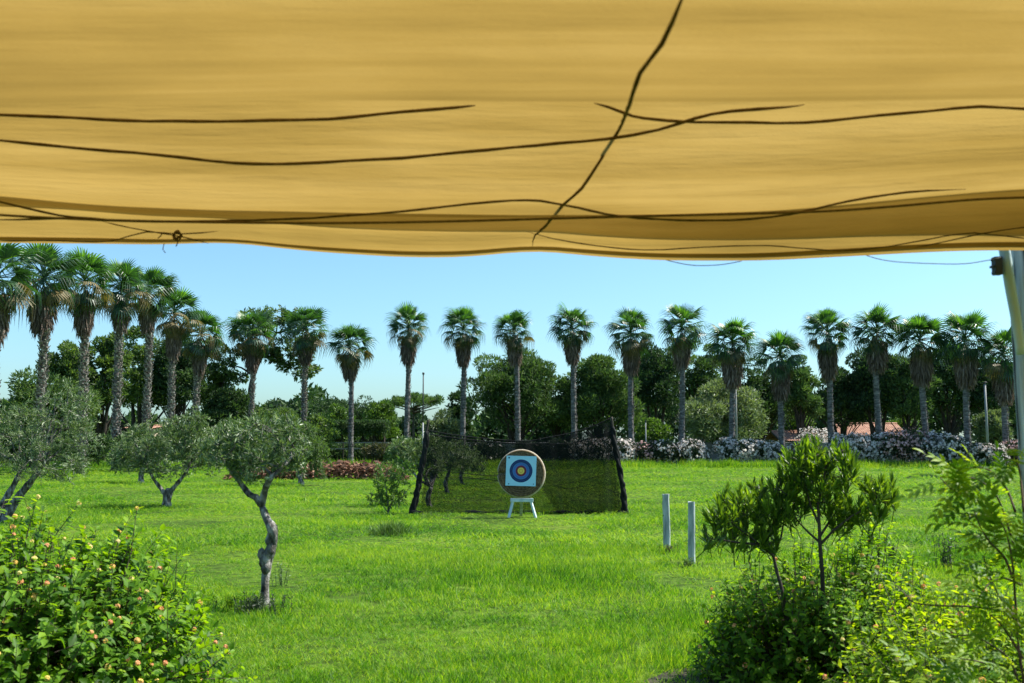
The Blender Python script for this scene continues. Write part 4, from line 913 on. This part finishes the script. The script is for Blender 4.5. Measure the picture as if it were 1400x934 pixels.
mb.build('straw_rim', M['straw_rim'], tg, True)
fs = 20.5 * s
fc = thing('x', 'x', 'x'); bpy.data.objects.remove(fc)
mb = MB(); rz = np.array(Matrix.Rotation(R(1.5), 3, 'Y')); mb.box((0, -.047, .05), (fs * 2, .006, fs * 1.98), rz); face = mb.build('target_face', M['f_white'], tg)
for q, (r_, mt) in enumerate(((15.6, 'f_navy'), (11.6, 'f_blue'), (7.4, 'f_red'), (4.6, 'f_gold'))):
    mb = MB(); r_ *= s; y_ = -.0505 - .0012 * q; aa = np.linspace(0, 2 * math.pi, 41)[:-1]
    V = np.vstack([[0, y_, .05], np.stack([r_ * np.cos(aa), np.full(40, y_), .05 + r_ * np.sin(aa)], -1)]); mb.add(V, [[[0, 1 + q2, 1 + (q2 + 1) % 40] for q2 in range(40)]])
    o = mb.build('ring', M[mt], face)
for r_, w_, mt in ((11.6, .5, 'f_mark'), (13.6, .25, 'f_blue'), (9.4, .25, 'f_navy'), (2.4, .35, 'f_red')):
    mb = MB(); P = ring(r_ * s, 0, -.0565) + [0, 0, .05]; mb.tube(P, w_ * s * .4, 4, cap=False); mb.build('ring_line', M[mt], face)
for (dx, dz, w_) in ((-16.3, 18.0, 2.2), (-16.5, -17.5, 1.6), (17, -17.8, 1.2)):
    mb = MB(); mb.box((dx * s, -.0512, .05 + dz * s), (w_ * s, .002, w_ * s)); mb.build('printed_mark', M['f_mark'], face)
st = thing('target_stand', 'pale timber trestle under the archery target, bluish shade put into its colour', 'stand', (g.x, g.y, 0))
zc = at(713, 684, YT).z
def bar(name, p0, p1, w_, th, par, m):
    p0, p1 = Vector(p0), Vector(p1); d = p1 - p0; mb = MB(); q = d.to_track_quat('Z', 'Y').to_matrix()
    mb.box((p0 + p1) / 2, (w_, th, d.length), rot=q, bev=.006); return mb.build(name, M[m], par)
bar('leg', (-17.5 * s, 0, 0), (-11.5 * s, .04, zc - .01), .085, .05, st, 'stand'); bar('leg', (19.5 * s, 0, 0), (12.5 * s, .04, zc - .01), .085, .05, st, 'stand')
bar('leg', (0, .62, 0), (0, .10, zc - .03), .06, .045, st, 'fence_post')
mb = MB(); mb.box((.5 * s, .04, zc), (31 * s, .13, .085), bev=.008); mb.build('crossbar', M['stand'], st)

# ------------------------------------------------------------------ two short posts in the lawn
for lab, x, yb, yt, w_ in (('taller slim fence post, left of the pair in the lawn', 911.5, 752, 676, 8.5), ('thicker fence post, right of the pair, beside the narrow-leaved shrub', 946, 771, 686, 9.5)):
    g = gnd(x, yb); s = g.y / F; H = at(x, yt, g.y).z; t = thing('fence_post', lab, 'post', (g.x, g.y, 0), 'two short posts in the lawn', random.uniform(-.3, .3))
    mb = MB(); hw = w_ * s / 2; zs = np.linspace(-.03, H, 12); V = []
    for z in zs:
        o_ = .006 * math.sin(z * 5 + x)
        V += [[-hw + o_, -hw * .7, z], [-hw * .5 + o_, -hw, z], [hw * .6 + o_, -hw, z], [hw + o_, -hw * .6, z], [hw + o_, hw * .8, z], [-hw * .8 + o_, hw, z]]
    V = np.array(V); V[-6:, 2] += rng.normal(0, .006, 6); V[:, :2] += rng.normal(0, .0022, (len(V), 2)); i, j = np.meshgrid(np.arange(11), np.arange(6), indexing='ij')
    mb.add(V, [np.stack([i * 6 + j, i * 6 + (j + 1) % 6, (i + 1) * 6 + (j + 1) % 6, (i + 1) * 6 + j], -1).reshape(-1, 4)]); mb.add(V[-6:], [[[0, 1, 2, 3], [0, 3, 4, 5]]])
    mb.build('timber', M['fence_post'], t)
    if x < 930:
        mb = MB(); mb.tube([[-hw - .012, -hw * .3, H * .62], [hw, -hw * .3, H * .62]], [.012, .012], 6); mb.build('bolt', M['pole_dark'], t)

# ------------------------------------------------------------------ lantana bushes
def leaf_mesh(mat, w, L, var, drop=.0):
    v, f = leaf4(w); mb = MB(); v = v * L; v[:, 2] -= drop * (v[:, 0] / L) ** 2 * L; mb.add(v, f, var); return mb.mesh('leaf', M[mat], True)
def flower_mesh(k):
    mb = MB(); n = 15; d = nrm(rng.normal(size=(n, 3)) + [0, 0, .7]); P = d * .017
    v = np.array([[.5, 0, 0], [.1, .5, .08], [-.45, .25, 0], [-.45, -.3, 0], [.1, -.5, .08]]); f = [[[0, 1, 2], [0, 2, 3], [0, 3, 4]]]
    mb.scatter(v, f, P, np.cross(d, rng.normal(size=d.shape)), d, .020, rng.uniform(.3, .7, n)); return mb.mesh('flower_head', M['flower'])
FL = [flower_mesh(k) for k in range(4)]
def orient(X, Z):
    X = Vector(X).normalized(); Y = Vector(Z).cross(X)
    if Y.length < 1e-4: Y = Vector((0, 1, 0))
    Y.normalize(); Z = X.cross(Y); return Matrix((X, Y, Z)).transposed().to_euler()
def dome_bush(name, label, base, domes, nst, per, L, mat, nflow, nobj=280, w=.55, shell=(.82, 1.06), cat='shrub', inner=1800, spiky=.0, group=None):
    """domes: [(dx,dy,rx,ry,h)] ; shoots end on the domes' surface and carry the leaves"""
    t = thing(name, label, cat, base, group); base = np.array(base)
    D = np.array(domes, float); wgt = (D[:, 2] * D[:, 4]); wgt /= wgt.sum(); k = rng.choice(len(D), nst, p=wgt)
    d = nrm(rng.normal(size=(nst, 3))); d[:, 2] = np.abs(d[:, 2]) * 1.0; d = nrm(d + [0, 0, .05]); rr = rng.uniform(*shell, nst) * (1 + spiky * (rng.random(nst) < .1))
    lump = 1 + .10 * np.sin(d[:, 0] * 5 + k) + .08 * np.sin(d[:, 1] * 6 + d[:, 2] * 7)
    E = np.stack([D[k, 0] + d[:, 0] * D[k, 2] * rr * lump, D[k, 1] + d[:, 1] * D[k, 3] * rr * lump, np.maximum(.05, d[:, 2] * D[k, 4] * rr * lump)], -1)
    C = np.stack([D[k, 0] * .6, D[k, 1] * .6, D[k, 4] * .1], -1)
    sd = nrm(nrm(E - C) + rng.normal(0, .25, E.shape) + [0, 0, .35]); S0 = E - sd * rng.uniform(.22, .38, (nst, 1))
    mb = MB()
    for q in range(0, nst, 3): mb.tube([C[q] * [1, 1, 0] + rng.normal(0, .08, 3) * [1, 1, 0], (C[q] + S0[q]) / 2 + rng.normal(0, .04, 3), S0[q], E[q]], [.012, .008, .004, .002], 4, cap=False)
    for q in range(nst): mb.tube([S0[q], E[q]], [.0035, .002], 3, cap=False)
    mb.build('stems', M['stem_brown' if mat != 'lime' else 'stem_green'], t, True, 'stuff')
    tt = np.tile(np.linspace(.15, 1.0, per), nst); ii = np.repeat(np.arange(nst), per)
    P = S0[ii] * (1 - tt[:, None]) + E[ii] * tt[:, None]; side = nrm(np.cross(sd[ii], rng.normal(size=P.shape)))
    X = nrm(side * (1.15 - .5 * tt[:, None]) + sd[ii] * (.25 + .5 * tt[:, None]) + [0, -.12, -.22]); Zn = nrm(sd[ii] + [0, 0, .6] + rng.normal(0, .25, P.shape))
    scv = L * rng.uniform(.65, 1.15, len(P)) * (1.1 - .35 * tt)
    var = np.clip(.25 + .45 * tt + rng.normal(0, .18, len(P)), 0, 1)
    # the leaves that show largest (towards the camera) become single parts
    cen = base + P; score = (cen[:, 1] * .9 - .9 * P[:, 2] + rng.normal(0, .12, len(P))) * 1.0; big = np.argsort(score)[:nobj]; keep = np.ones(len(P), bool); keep[big] = False
    LM = [leaf_mesh(mat, w, 1.0, v_, dr) for v_, dr in ((.3, .05), (.55, .15), (.8, .1))]
    for q in big:
        o = link('leaf', LM[int(min(2, var[q] * 3))], t); o.location = P[q]; o.rotation_euler = orient(X[q], Zn[q]); o.scale = (scv[q],) * 3
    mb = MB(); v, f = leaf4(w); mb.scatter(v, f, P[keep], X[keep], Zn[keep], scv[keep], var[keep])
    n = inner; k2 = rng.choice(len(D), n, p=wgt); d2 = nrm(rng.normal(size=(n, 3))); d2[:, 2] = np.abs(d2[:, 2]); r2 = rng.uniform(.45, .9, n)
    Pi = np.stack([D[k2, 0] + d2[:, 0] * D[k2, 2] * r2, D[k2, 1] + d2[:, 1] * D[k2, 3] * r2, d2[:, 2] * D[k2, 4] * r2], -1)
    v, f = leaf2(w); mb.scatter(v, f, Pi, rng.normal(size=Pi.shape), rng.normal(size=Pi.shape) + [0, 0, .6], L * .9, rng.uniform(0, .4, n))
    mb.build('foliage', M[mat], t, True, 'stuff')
    if nflow:
        fr_ = (E[:, 1] < D[k, 1] + D[k, 3] * .45) | (rng.random(nst) < .2); cand = np.where(fr_)[0]; pick = rng.choice(cand, min(nflow, len(cand)), replace=False)
        for q in pick:
            o = link('flower_head', FL[int(rng.integers(4))], t); o.location = E[q] + sd[q] * .012; o.rotation_euler = orient(np.cross(sd[q], [.3, .5, .2]), sd[q]); sc = float(rng.uniform(.65, 1.05)); o.scale = (sc, sc, sc)
    return t
dome_bush('lantana_bush', 'big lantana bush dotted with small orange and pink flower heads, bottom left', (-3.42, 7.3, 0),
          [(-.4, 0, 1.4, 1.2, 1.28), (.45, .1, 1.0, 1.0, 1.14), (-1.2, .3, 1.2, 1.2, 1.22), (-.9, -.7, 1.3, 1.0, 1.05), (.1, .2, .9, .8, 1.27), (.3, -.6, .9, .8, .9)],
          1900, 9, .094, 'lantana', 480, 290, .62, spiky=.05, group='lantana bushes in the foreground')
dome_bush('lantana_bush', 'dark green lantana bush under the narrow-leaved shrub', (2.38, 8.05, 0),
          [(0, 0, .86, .7, 1.04), (-.45, -.1, .55, .6, .96), (.6, .1, .7, .7, 1.10), (.2, -.4, .8, .6, .78)],
          1150, 9, .080, 'lantana', 90, 290, .58, spiky=.1, group='lantana bushes in the foreground')
dome_bush('lantana_bush', 'yellow-green leafy lantana bush with orange flower heads beside the timber post', (2.75, 6.1, 0),
          [(0, 0, 1.0, .7, .86), (-.30, -.1, .65, .6, .80), (.5, .1, .8, .7, .98), (.0, -.5, .9, .5, .62), (0, .8, .6, .5, 1.02), (.3, .9, .6, .5, .92)],
          1200, 9, .074, 'lime', 120, 290, .5, spiky=.15, group='lantana bushes in the foreground')

# bare earth under the right bushes, coloured dark for their cast shadow
mb = MB(); a = np.linspace(0, 2 * math.pi, 41)[:-1]; rr = 1 + .18 * np.sin(3 * a + 1) + .10 * np.sin(7 * a)
mb.add(np.vstack([[1.85, 7.9, .030], np.stack([1.85 + .8 * rr * np.cos(a), 7.9 + .6 * rr * np.sin(a), np.full(40, .012)], -1)]), [[[0, 1 + q, 1 + (q + 1) % 40] for q in range(40)]])
mb.build('shadow_dark_soil', M['soil'], None, True, 'structure')

# ------------------------------------------------------------------ narrow-leaved shrub with two stems
b = gnd(1100, 870); b = Vector((b.x, 7.7, 0)); Y = 7.7
t = thing('narrow_leaved_shrub', 'two-stemmed shrub with upright tufts of narrow glossy leaves, right foreground', 'shrub', b)
s = Y / F
tA = (rel(b, [(1127, 935), (1126, 860), (1125, 815), (1124, 780), (1121, 745), (1120, 715), (1118, 690)], Y), np.array([.024, .021, .020, .018, .016, .013, .010]))
tB = (rel(b, [(1085, 935), (1078, 860), (1070, 810), (1063, 785), (1057, 760), (1048, 735)], Y, [0, 0, .05, .08, .1, .1]), np.linspace(.022, .010, 6))
lim = [(rel(b, q, Y, dy), np.linspace(.011, .004, len(q))) for q, dy in (
    ([(1121, 742), (1105, 728), (1090, 712), (1078, 690)], [0, .05, .1, .15]), ([(1121, 745), (1140, 725), (1165, 705), (1195, 690), (1222, 680)], [0, -.05, -.1, -.1, -.1]),
    ([(1120, 735), (1135, 712), (1150, 690), (1160, 670)], [0, .1, .2, .25]), ([(1119, 715), (1108, 690), (1100, 660), (1098, 635)], [0, 0, 0, 0]),
    ([(1118, 690), (1125, 660), (1130, 635), (1145, 620)], [0, -.1, -.15, -.2]), ([(1057, 760), (1040, 745), (1020, 730), (1000, 715)], [.1, 0, -.1, -.1]),
    ([(1057, 760), (1068, 735), (1072, 710), (1070, 690)], [.1, .15, .2, .2]), ([(1048, 735), (1035, 710), (1020, 690), (1005, 680)], [.1, .15, .2, .2]), ([(1040, 745), (1010, 742), (985, 738), (968, 736)], [0, -.1, -.15, -.15]))]
mb = MB()
for p, r in (tA, tB): P = resample(p, .08); mb.tube(P, np.interp(np.linspace(0, 1, len(P)), np.linspace(0, 1, len(r)), r), 8)
mb.build('trunk', M['dark_bark'], t, True)
def tuft(k):
    mb = MB(); n = 16; q = np.arange(n); az = q * 2.4; el = np.interp(q / n, [0, 1], [R(38), R(84)]) + rng.normal(0, .12, n)
    X = np.stack([np.cos(az) * np.cos(el), np.sin(az) * np.cos(el), np.sin(el)], -1); P = np.stack([0 * q, 0 * q, -.10 + .10 * q / n], -1)
    v = np.array([[0, 0, 0], [.45, .5, .05], [1, 0, .06], [.45, -.5, .05], [.5, 0, -.01]]); v[:, 1] *= .23; f = [[[0, 1, 4], [1, 2, 4], [2, 3, 4], [3, 0, 4]]]
    mb.scatter(v, f, P, X, np.stack([-np.cos(az) * .4, -np.sin(az) * .4, np.ones(n)], -1), rng.uniform(.085, .125, n), np.clip(rng.normal(.45, .2, n) + q / n * .25, 0, 1))
    mb.tube([[0, 0, -.17], [0, 0, .0]], [.004, .0025], 4, .2); return mb.mesh('leaf_tuft', M['pitto'], True)
TU = [tuft(k) for k in range(4)]
bl = [(1105, 628, 36, 22, 0), (1145, 625, 26, 20, -.1), (1080, 650, 22, 18, .1), (1120, 655, 40, 20, 0), (1160, 650, 16, 14, -.1), (1075, 668, 34, 16, .1), (1010, 690, 30, 16, 0), (985, 705, 26, 14, -.1), (1040, 700, 34, 24, .1), (1070, 700, 26, 22, .1),
      (975, 735, 18, 10, -.1), (1010, 730, 26, 16, 0), (1045, 735, 22, 16, .05), (1165, 695, 34, 12, 0), (1205, 670, 26, 14, -.05), (1228, 678, 10, 7, -.1), (1180, 662, 14, 10, -.05), (1150, 715, 22, 10, .1), (1200, 705, 12, 7, 0), (1130, 685, 22, 12, .05), (1105, 612, 20, 10, 0), (1088, 690, 24, 20, .05), (1030, 670, 20, 12, .1), (990, 680, 16, 10, 0), (1215, 690, 16, 8, -.05)]
blb = [(np.array(at(x, y, Y + dz)) - np.array(b), (rx * s, rx * s * .9, rz * s)) for x, y, rx, rz, dz in bl]
seg, twg = grow([tA, tB] + lim, blb, 18, 90, 900, .16)
kp = []
for a_ in twg:
    if all(np.linalg.norm(a_[1] - b_[1]) > .066 for b_ in kp): kp.append(a_)
twg = np.array(kp)[:298]
mb = MB()
for p, r in seg[2:]: mb.tube(p, np.minimum(r, .011), 5, cap=False)
for a_, b__ in twg: mb.tube([a_, b__], [.004, .003], 4, cap=False)
mb.build('branches', M['dark_bark'], t, True)
for a_, e_ in twg:
    d = nrm(e_ - a_) * .55 + np.array([0, 0, .95]) + rng.normal(0, .12, 3); o = link('leaf_tuft', TU[int(rng.integers(4))], t)
    o.location = e_; o.rotation_euler = Vector(d).to_track_quat('Z', 'Y').to_euler(); sc = float(rng.uniform(.75, 1.1)); o.scale = (sc, sc, sc)

# ------------------------------------------------------------------ climbing vine by the post
b = Vector((2.02, 4.55, 0)); t = thing('climbing_vine', 'climbing vine with toothed bright green leaves reaching out beside the timber post', 'vine', b)
def pinnate(k):
    mb = MB(); n = 4; L = .26
    mb.tube([[0, 0, 0], [L * .5, 0, .008], [L, 0, -.025]], [.0022, .0016, .001], 4, .8, cap=False)
    def leaflet(p, ang, l, vv):
        nn = 5; V = []; c_, s_ = math.cos(ang), math.sin(ang)
        prof = [(0, .04), (.18, .36), (.30, .27), (.42, .42), (.54, .28), (.66, .30), (.78, .16), (1, 0)]
        mid = [[x, 0, -.02 * x - .22 * x * x] for x, _ in prof]; lft = [[x + .05, y, .07 - .02 * x - .25 * x * x] for x, y in prof[1:-1]]; rgt = [[x + .05, -y, .07 - .02 * x - .25 * x * x] for x, y in prof[1:-1]]
        A = np.array(mid + lft + rgt) * [l, l * .56, l]; A = np.stack([A[:, 0] * c_ - A[:, 1] * s_, A[:, 0] * s_ + A[:, 1] * c_, A[:, 2]], -1) + p
        q = []; tr_ = [[0, 1, 8], [0, 14, 1], [7, 13, 6], [7, 6, 19]]
        for i_ in range(5): q += [[1 + i_, 2 + i_, 9 + i_, 8 + i_], [2 + i_, 1 + i_, 14 + i_, 15 + i_]]
        mb.add(A, [q, tr_], vv)
    for q in range(n):
        x = L * (.3 + .62 * q / n); z = .008 - .02 * (x / L) ** 2
        for sg in (-1, 1): leaflet([x, 0, z], sg * R(62 - 6 * q), .068 * random.uniform(.85, 1.15), random.uniform(.3, .8))
    leaflet([L, 0, -.025], 0, .08, .6); return mb.mesh('leaf', M['vine'], True)
PN = [pinnate(k) for k in range(4)]
vines = [([(1400, 934), (1392, 880), (1388, 820), (1384, 770), (1376, 730), (1362, 705), (1345, 690), (1325, 678), (1300, 668), (1285, 652)], 4.25),
         ([(1384, 790), (1375, 765), (1362, 750), (1352, 740), (1340, 720), (1332, 700)], 4.2),
         ([(1388, 700), (1378, 672), (1362, 650), (1345, 640), (1325, 640), (1305, 645)], 4.3),
         ([(1386, 840), (1360, 833), (1320, 829), (1280, 828), (1250, 824), (1240, 815), (1225, 800)], 4.35),
         ([(1398, 900), (1380, 870), (1365, 850), (1352, 840)], 4.15), ([(1400, 700), (1396, 660), (1392, 636), (1385, 628)], 3.95),
         ([(1399, 940), (1370, 915), (1340, 905), (1310, 900)], 4.5),
         ([(1396, 800), (1372, 790), (1350, 800), (1338, 818)], 4.4), ([(1399, 960), (1382, 905), (1352, 880), (1325, 868), (1300, 872)], 4.3), ([(1398, 980), (1350, 945), (1300, 935), (1262, 922)], 4.6),
         ([(1390, 760), (1372, 700), (1358, 672), (1335, 655), (1315, 652)], 4.35), ([(1396, 860), (1366, 815), (1350, 780), (1345, 760)], 4.3)]
ms = MB(); lv = []
for vi, (pts, Yv) in enumerate(vines):
    P = resample([np.array(at(x, y, Yv + (.06 * math.sin(i_ * 1.3)))) - np.array(b) for i_, (x, y) in enumerate(pts)], .03)
    ms.tube(P, np.linspace(.006, .0022, len(P)), 6)
    if vi == 3: idx = range(2, len(P), 9)
    else: idx = [q_ for q_ in range(2, len(P)) for _ in range(2) if rng.random() < .62]
    for q in idx:
        tn = nrm(P[min(q + 1, len(P) - 1)] - P[q - 1])
        for h in range(1):
            a_ = q * 1.9 + vi + rng.uniform(0, 6.28); sd = nrm(np.cross(tn, [0, 1, 0])); dd = nrm(tn * .5 + sd * math.cos(a_) * .8 + np.array([0, -1, 0]) * math.sin(a_) * .5 + [(-.25 if P[q][0] > -.1 else 0), 0, -.15]); lv.append((P[q], dd))
# root the main stem in the soil at the foot of the post
ms.tube(resample([[.05, -.1, -.03], [.07, -.2, .4], np.array(at(1400, 934, 4.25)) - np.array(b)], .05), .008, 6)
ms.build('stem', M['stem_brown'], t, True)
for p, dd in lv:
    o = link('leaf', PN[int(rng.integers(4))], t); o.location = p; o.rotation_euler = orient(dd, [rng.normal(0, .3), -.45 + rng.normal(0, .25), 1]); sc = float(rng.uniform(.42, .75)); o.scale = (sc, sc, sc)

# ------------------------------------------------------------------ weeds
def weed(label, px, py, n, h, sp, mat='lantana', curved=.3, name='weed_clump', hmin=.5, group=None, Y=None):
    g = gnd(px, py); t = tag(MBweed(n, h, sp, mat, curved, hmin).build(name, M[mat], None, False, 'thing', (g.x, g.y, float(ghill(g.x, g.y)))), label, 'weeds', group); return t
def MBweed(n, h, sp, mat, curved, hmin):
    mb = MB(); a = rng.uniform(0, 6.28, n); r = np.abs(rng.normal(0, .5, n)) * sp; P = np.stack([r * np.cos(a), r * np.sin(a) * .8, np.zeros(n)], -1)
    X = np.stack([rng.normal(0, curved, n), rng.normal(0, curved, n), np.ones(n)], -1); v = np.array([[0, -.5, 0], [0, .5, 0], [.5, -.42, .03], [.5, .42, .03], [1, 0, .14]]); v[:, 1] *= .05
    mb.scatter(v, [[[0, 1, 3, 2]], [[2, 3, 4]]], P, X, rng.normal(size=P.shape), rng.uniform(hmin, 1, n) * h * np.clip(1.2 - r / sp * .5, .3, 1.1), rng.beta(2, 2, n)); return mb
def leafy(label, px, py, ns, h, sp, L=.05, mat='lantana', name='weed_clump', group=None, w=.3):
    g = gnd(px, py); mb = MB(); 
    for q in range(ns):
        a = rng.uniform(0, 6.28); r0 = abs(rng.normal(0, .5)) * sp; H = h * rng.uniform(.5, 1); p0 = np.array([r0 * math.cos(a), r0 * math.sin(a) * .8, 0]); p1 = p0 + np.array([rng.normal(0, .12) * H, rng.normal(0, .12) * H, H])
        mb.tube([p0, p1], [.004, .002], 4, .3, cap=False); m_ = 12; tq = np.linspace(.1, 1, m_)[:, None]; P = p0 * (1 - tq) + p1 * tq
        X = rng.normal(size=(m_, 3)) * [1, 1, .3] + [0, 0, .5]; v, f = leaf2(w); mb.scatter(v, f, P, X, rng.normal(0, .4, (m_, 3)) + [0, 0, 1], L * rng.uniform(.7, 1.3, m_), rng.random(m_))
    return tag(mb.build(name, M[mat], None, False, 'stuff', (g.x, g.y, float(ghill(g.x, g.y)))), label, 'weeds', group)
leafy('tallest upright weed clump in the lawn, left of the timber post', 1293, 780, 26, .50, .22, .055, 'oleander')
leafy('upright weed clump in the lawn left of the tallest one', 1221, 768, 20, .30, .16, .05, 'oleander')
leafy('small low weed between the two bigger weed clumps', 1252, 784, 6, .22, .08, .045, 'lantana')
leafy('lone thin weed just left of the timber post', 1352, 790, 4, .36, .07, .05, 'lantana')
leafy('low dark weeds round the foot of the twisted olive', 352, 838, 60, .20, .42, .045, 'oleander')
leafy('leafy suckers on the right of the twisted olive trunk', 385, 800, 12, .34, .14, .04, 'olive')
leafy('thin scattered weeds left of the twisted olive foot', 316, 836, 26, .18, .22, .04, 'lantana')
leafy('dark tuft at the foot of the right fence post', 940, 776, 22, .14, .22, .04, 'gumtree')
leafy('dry brown tuft at the foot of the left fence post', 914, 757, 20, .14, .2, .04, 'palm_old')
weed('grassy hump in front of the sapling', 536, 733, 700, .34, .55, 'brighttree', .55)
weed('ragged grass tuft under the left net post', 590, 708, 160, .22, .7, 'brighttree', .4)
for q, (x, y) in enumerate(((300, 700), (312, 706), (334, 700), (286, 704))): pass

# ------------------------------------------------------------------ lawn grass: tufts instanced on points in one object
def lawn():
    pts = []
    def zone(y0, y1, dens, s, h, xl=None):
        A = (y1 - y0) * 2 * (y1 * .62 + 2.5); n = int(A * dens); y = rng.uniform(y0, y1, n); xm = y * .62 + 2.5; x = rng.uniform(-1, 1, n) * (y1 * .62 + 2.5); ok = np.abs(x) < xm; x, y = x[ok], y[ok]
        hh = h * (1 + .45 * np.sin(x * .9 + 2 * np.sin(y * .35)) * np.sin(y * .7 + 1)) * rng.uniform(.6, 1.25, len(x)); pts.append(np.stack([x, y, np.full(len(x), s) * rng.uniform(.8, 1.2, len(x)), hh], -1))
    zone(-4, 5.5, 8, 1.8, .7); zone(5.5, 11, 60, .95, .78); zone(11, 18, 34, 1.15, .88); zone(18, 30, 13, 2.0, .75); zone(30, 50, 4.6, 3.2, .8); zone(50, 73.5, 2.2, 4.6, .9)
    n = 1500; x = rng.uniform(-48, 46, n); pts.append(np.stack([x, rng.uniform(70.5, 74.5, n), rng.uniform(3, 5, n), rng.uniform(3.5, 6.5, n)], -1))
    zz = np.vstack(pts)
    # fewer tufts over the shadow-dark earth, none under the left bush
    d1 = (((zz[:, 0] - 1.85) / 1.0) ** 2 + ((zz[:, 1] - 7.9) / .75) ** 2 < .8) & (rng.random(len(zz)) < .72); d2 = ((zz[:, 0] + 3.3) / 1.5) ** 2 + ((zz[:, 1] - 7.3) / 1.1) ** 2 < 1; zz = zz[~(d1 | d2)]
    pt = np.sin(zz[:, 0] * .8 + 1.7 * np.sin(zz[:, 1] * .31 + 1)) + np.sin(zz[:, 1] * .57 + 1.3 * np.sin(zz[:, 0] * .45)) + .6 * np.sin(zz[:, 0] * 2.3 + zz[:, 1] * 1.1)
    thin = pt > 1.0; zz[thin, 3] *= .55; zz = zz[~(thin & (rng.random(len(zz)) < .45))]
    mb = MB(); n = 46; a = rng.uniform(0, 6.28, n); r = .16 * np.sqrt(rng.random(n)); P = np.stack([r * np.cos(a), r * np.sin(a), np.zeros(n)], -1)
    X = np.stack([rng.normal(0, .42, n), rng.normal(0, .42, n), np.ones(n)], -1); v = np.array([[0, -.5, 0], [0, .5, 0], [.55, -.36, .05], [.55, .36, .05], [1, 0, .22]]); sc = np.stack([rng.uniform(.05, .125, n), np.full(n, .0062), rng.uniform(.05, .12, n)], -1)
    mb.scatter(v, [[[0, 1, 3, 2]], [[2, 3, 4]]], P, X, rng.normal(size=P.shape), sc, rng.random(n))
    k = mb.n; mb.add(np.stack([zz[:, 0], zz[:, 1], ghill(zz[:, 0], zz[:, 1])], -1), [], 0); me = mb.mesh('grass', M['grass'])
    nv = len(me.vertices); isp = np.zeros(nv, bool); isp[k:] = True; sv = np.ones((nv, 3), np.float32); sv[k:, 0] = sv[k:, 1] = zz[:, 2]; sv[k:, 2] = zz[:, 3]; rv = np.zeros((nv, 3), np.float32); rv[k:, 2] = rng.uniform(0, 6.28, len(zz)); rv[k:, :2] = rng.normal(0, .12, (len(zz), 2))
    me.attributes.new('isp', 'BOOLEAN', 'POINT').data.foreach_set('value', isp)
    me.attributes.new('isc', 'FLOAT_VECTOR', 'POINT').data.foreach_set('vector', sv.ravel()); me.attributes.new('irot', 'FLOAT_VECTOR', 'POINT').data.foreach_set('vector', rv.ravel())
    o = link('grass', me, None, 'stuff'); o['label'] = 'bright green lawn grass covering the whole field'; o['category'] = 'grass'
    ng = bpy.data.node_groups.new('lawn', 'GeometryNodeTree'); ng.interface.new_socket('Geometry', in_out='INPUT', socket_type='NodeSocketGeometry'); ng.interface.new_socket('Geometry', in_out='OUTPUT', socket_type='NodeSocketGeometry')
    nn, L = ng.nodes, ng.links; gi, go = nn.new('NodeGroupInput'), nn.new('NodeGroupOutput')
    def attr(nm, ty): q = nn.new('GeometryNodeInputNamedAttribute'); q.data_type = ty; q.inputs[0].default_value = nm; return q.outputs[0]
    se = nn.new('GeometryNodeSeparateGeometry'); se.domain = 'POINT'; L.new(gi.outputs[0], se.inputs[0]); L.new(attr('isp', 'BOOLEAN'), se.inputs[1])
    ip = nn.new('GeometryNodeInstanceOnPoints'); L.new(se.outputs[0], ip.inputs['Points']); L.new(se.outputs[1], ip.inputs['Instance'])
    er = nn.new('FunctionNodeEulerToRotation'); L.new(attr('irot', 'FLOAT_VECTOR'), er.inputs[0]); L.new(er.outputs[0], ip.inputs['Rotation']); L.new(attr('isc', 'FLOAT_VECTOR'), ip.inputs['Scale']); L.new(ip.outputs[0], go.inputs[0])
    md = o.modifiers.new('lawn', 'NODES'); md.node_group = ng
lawn()
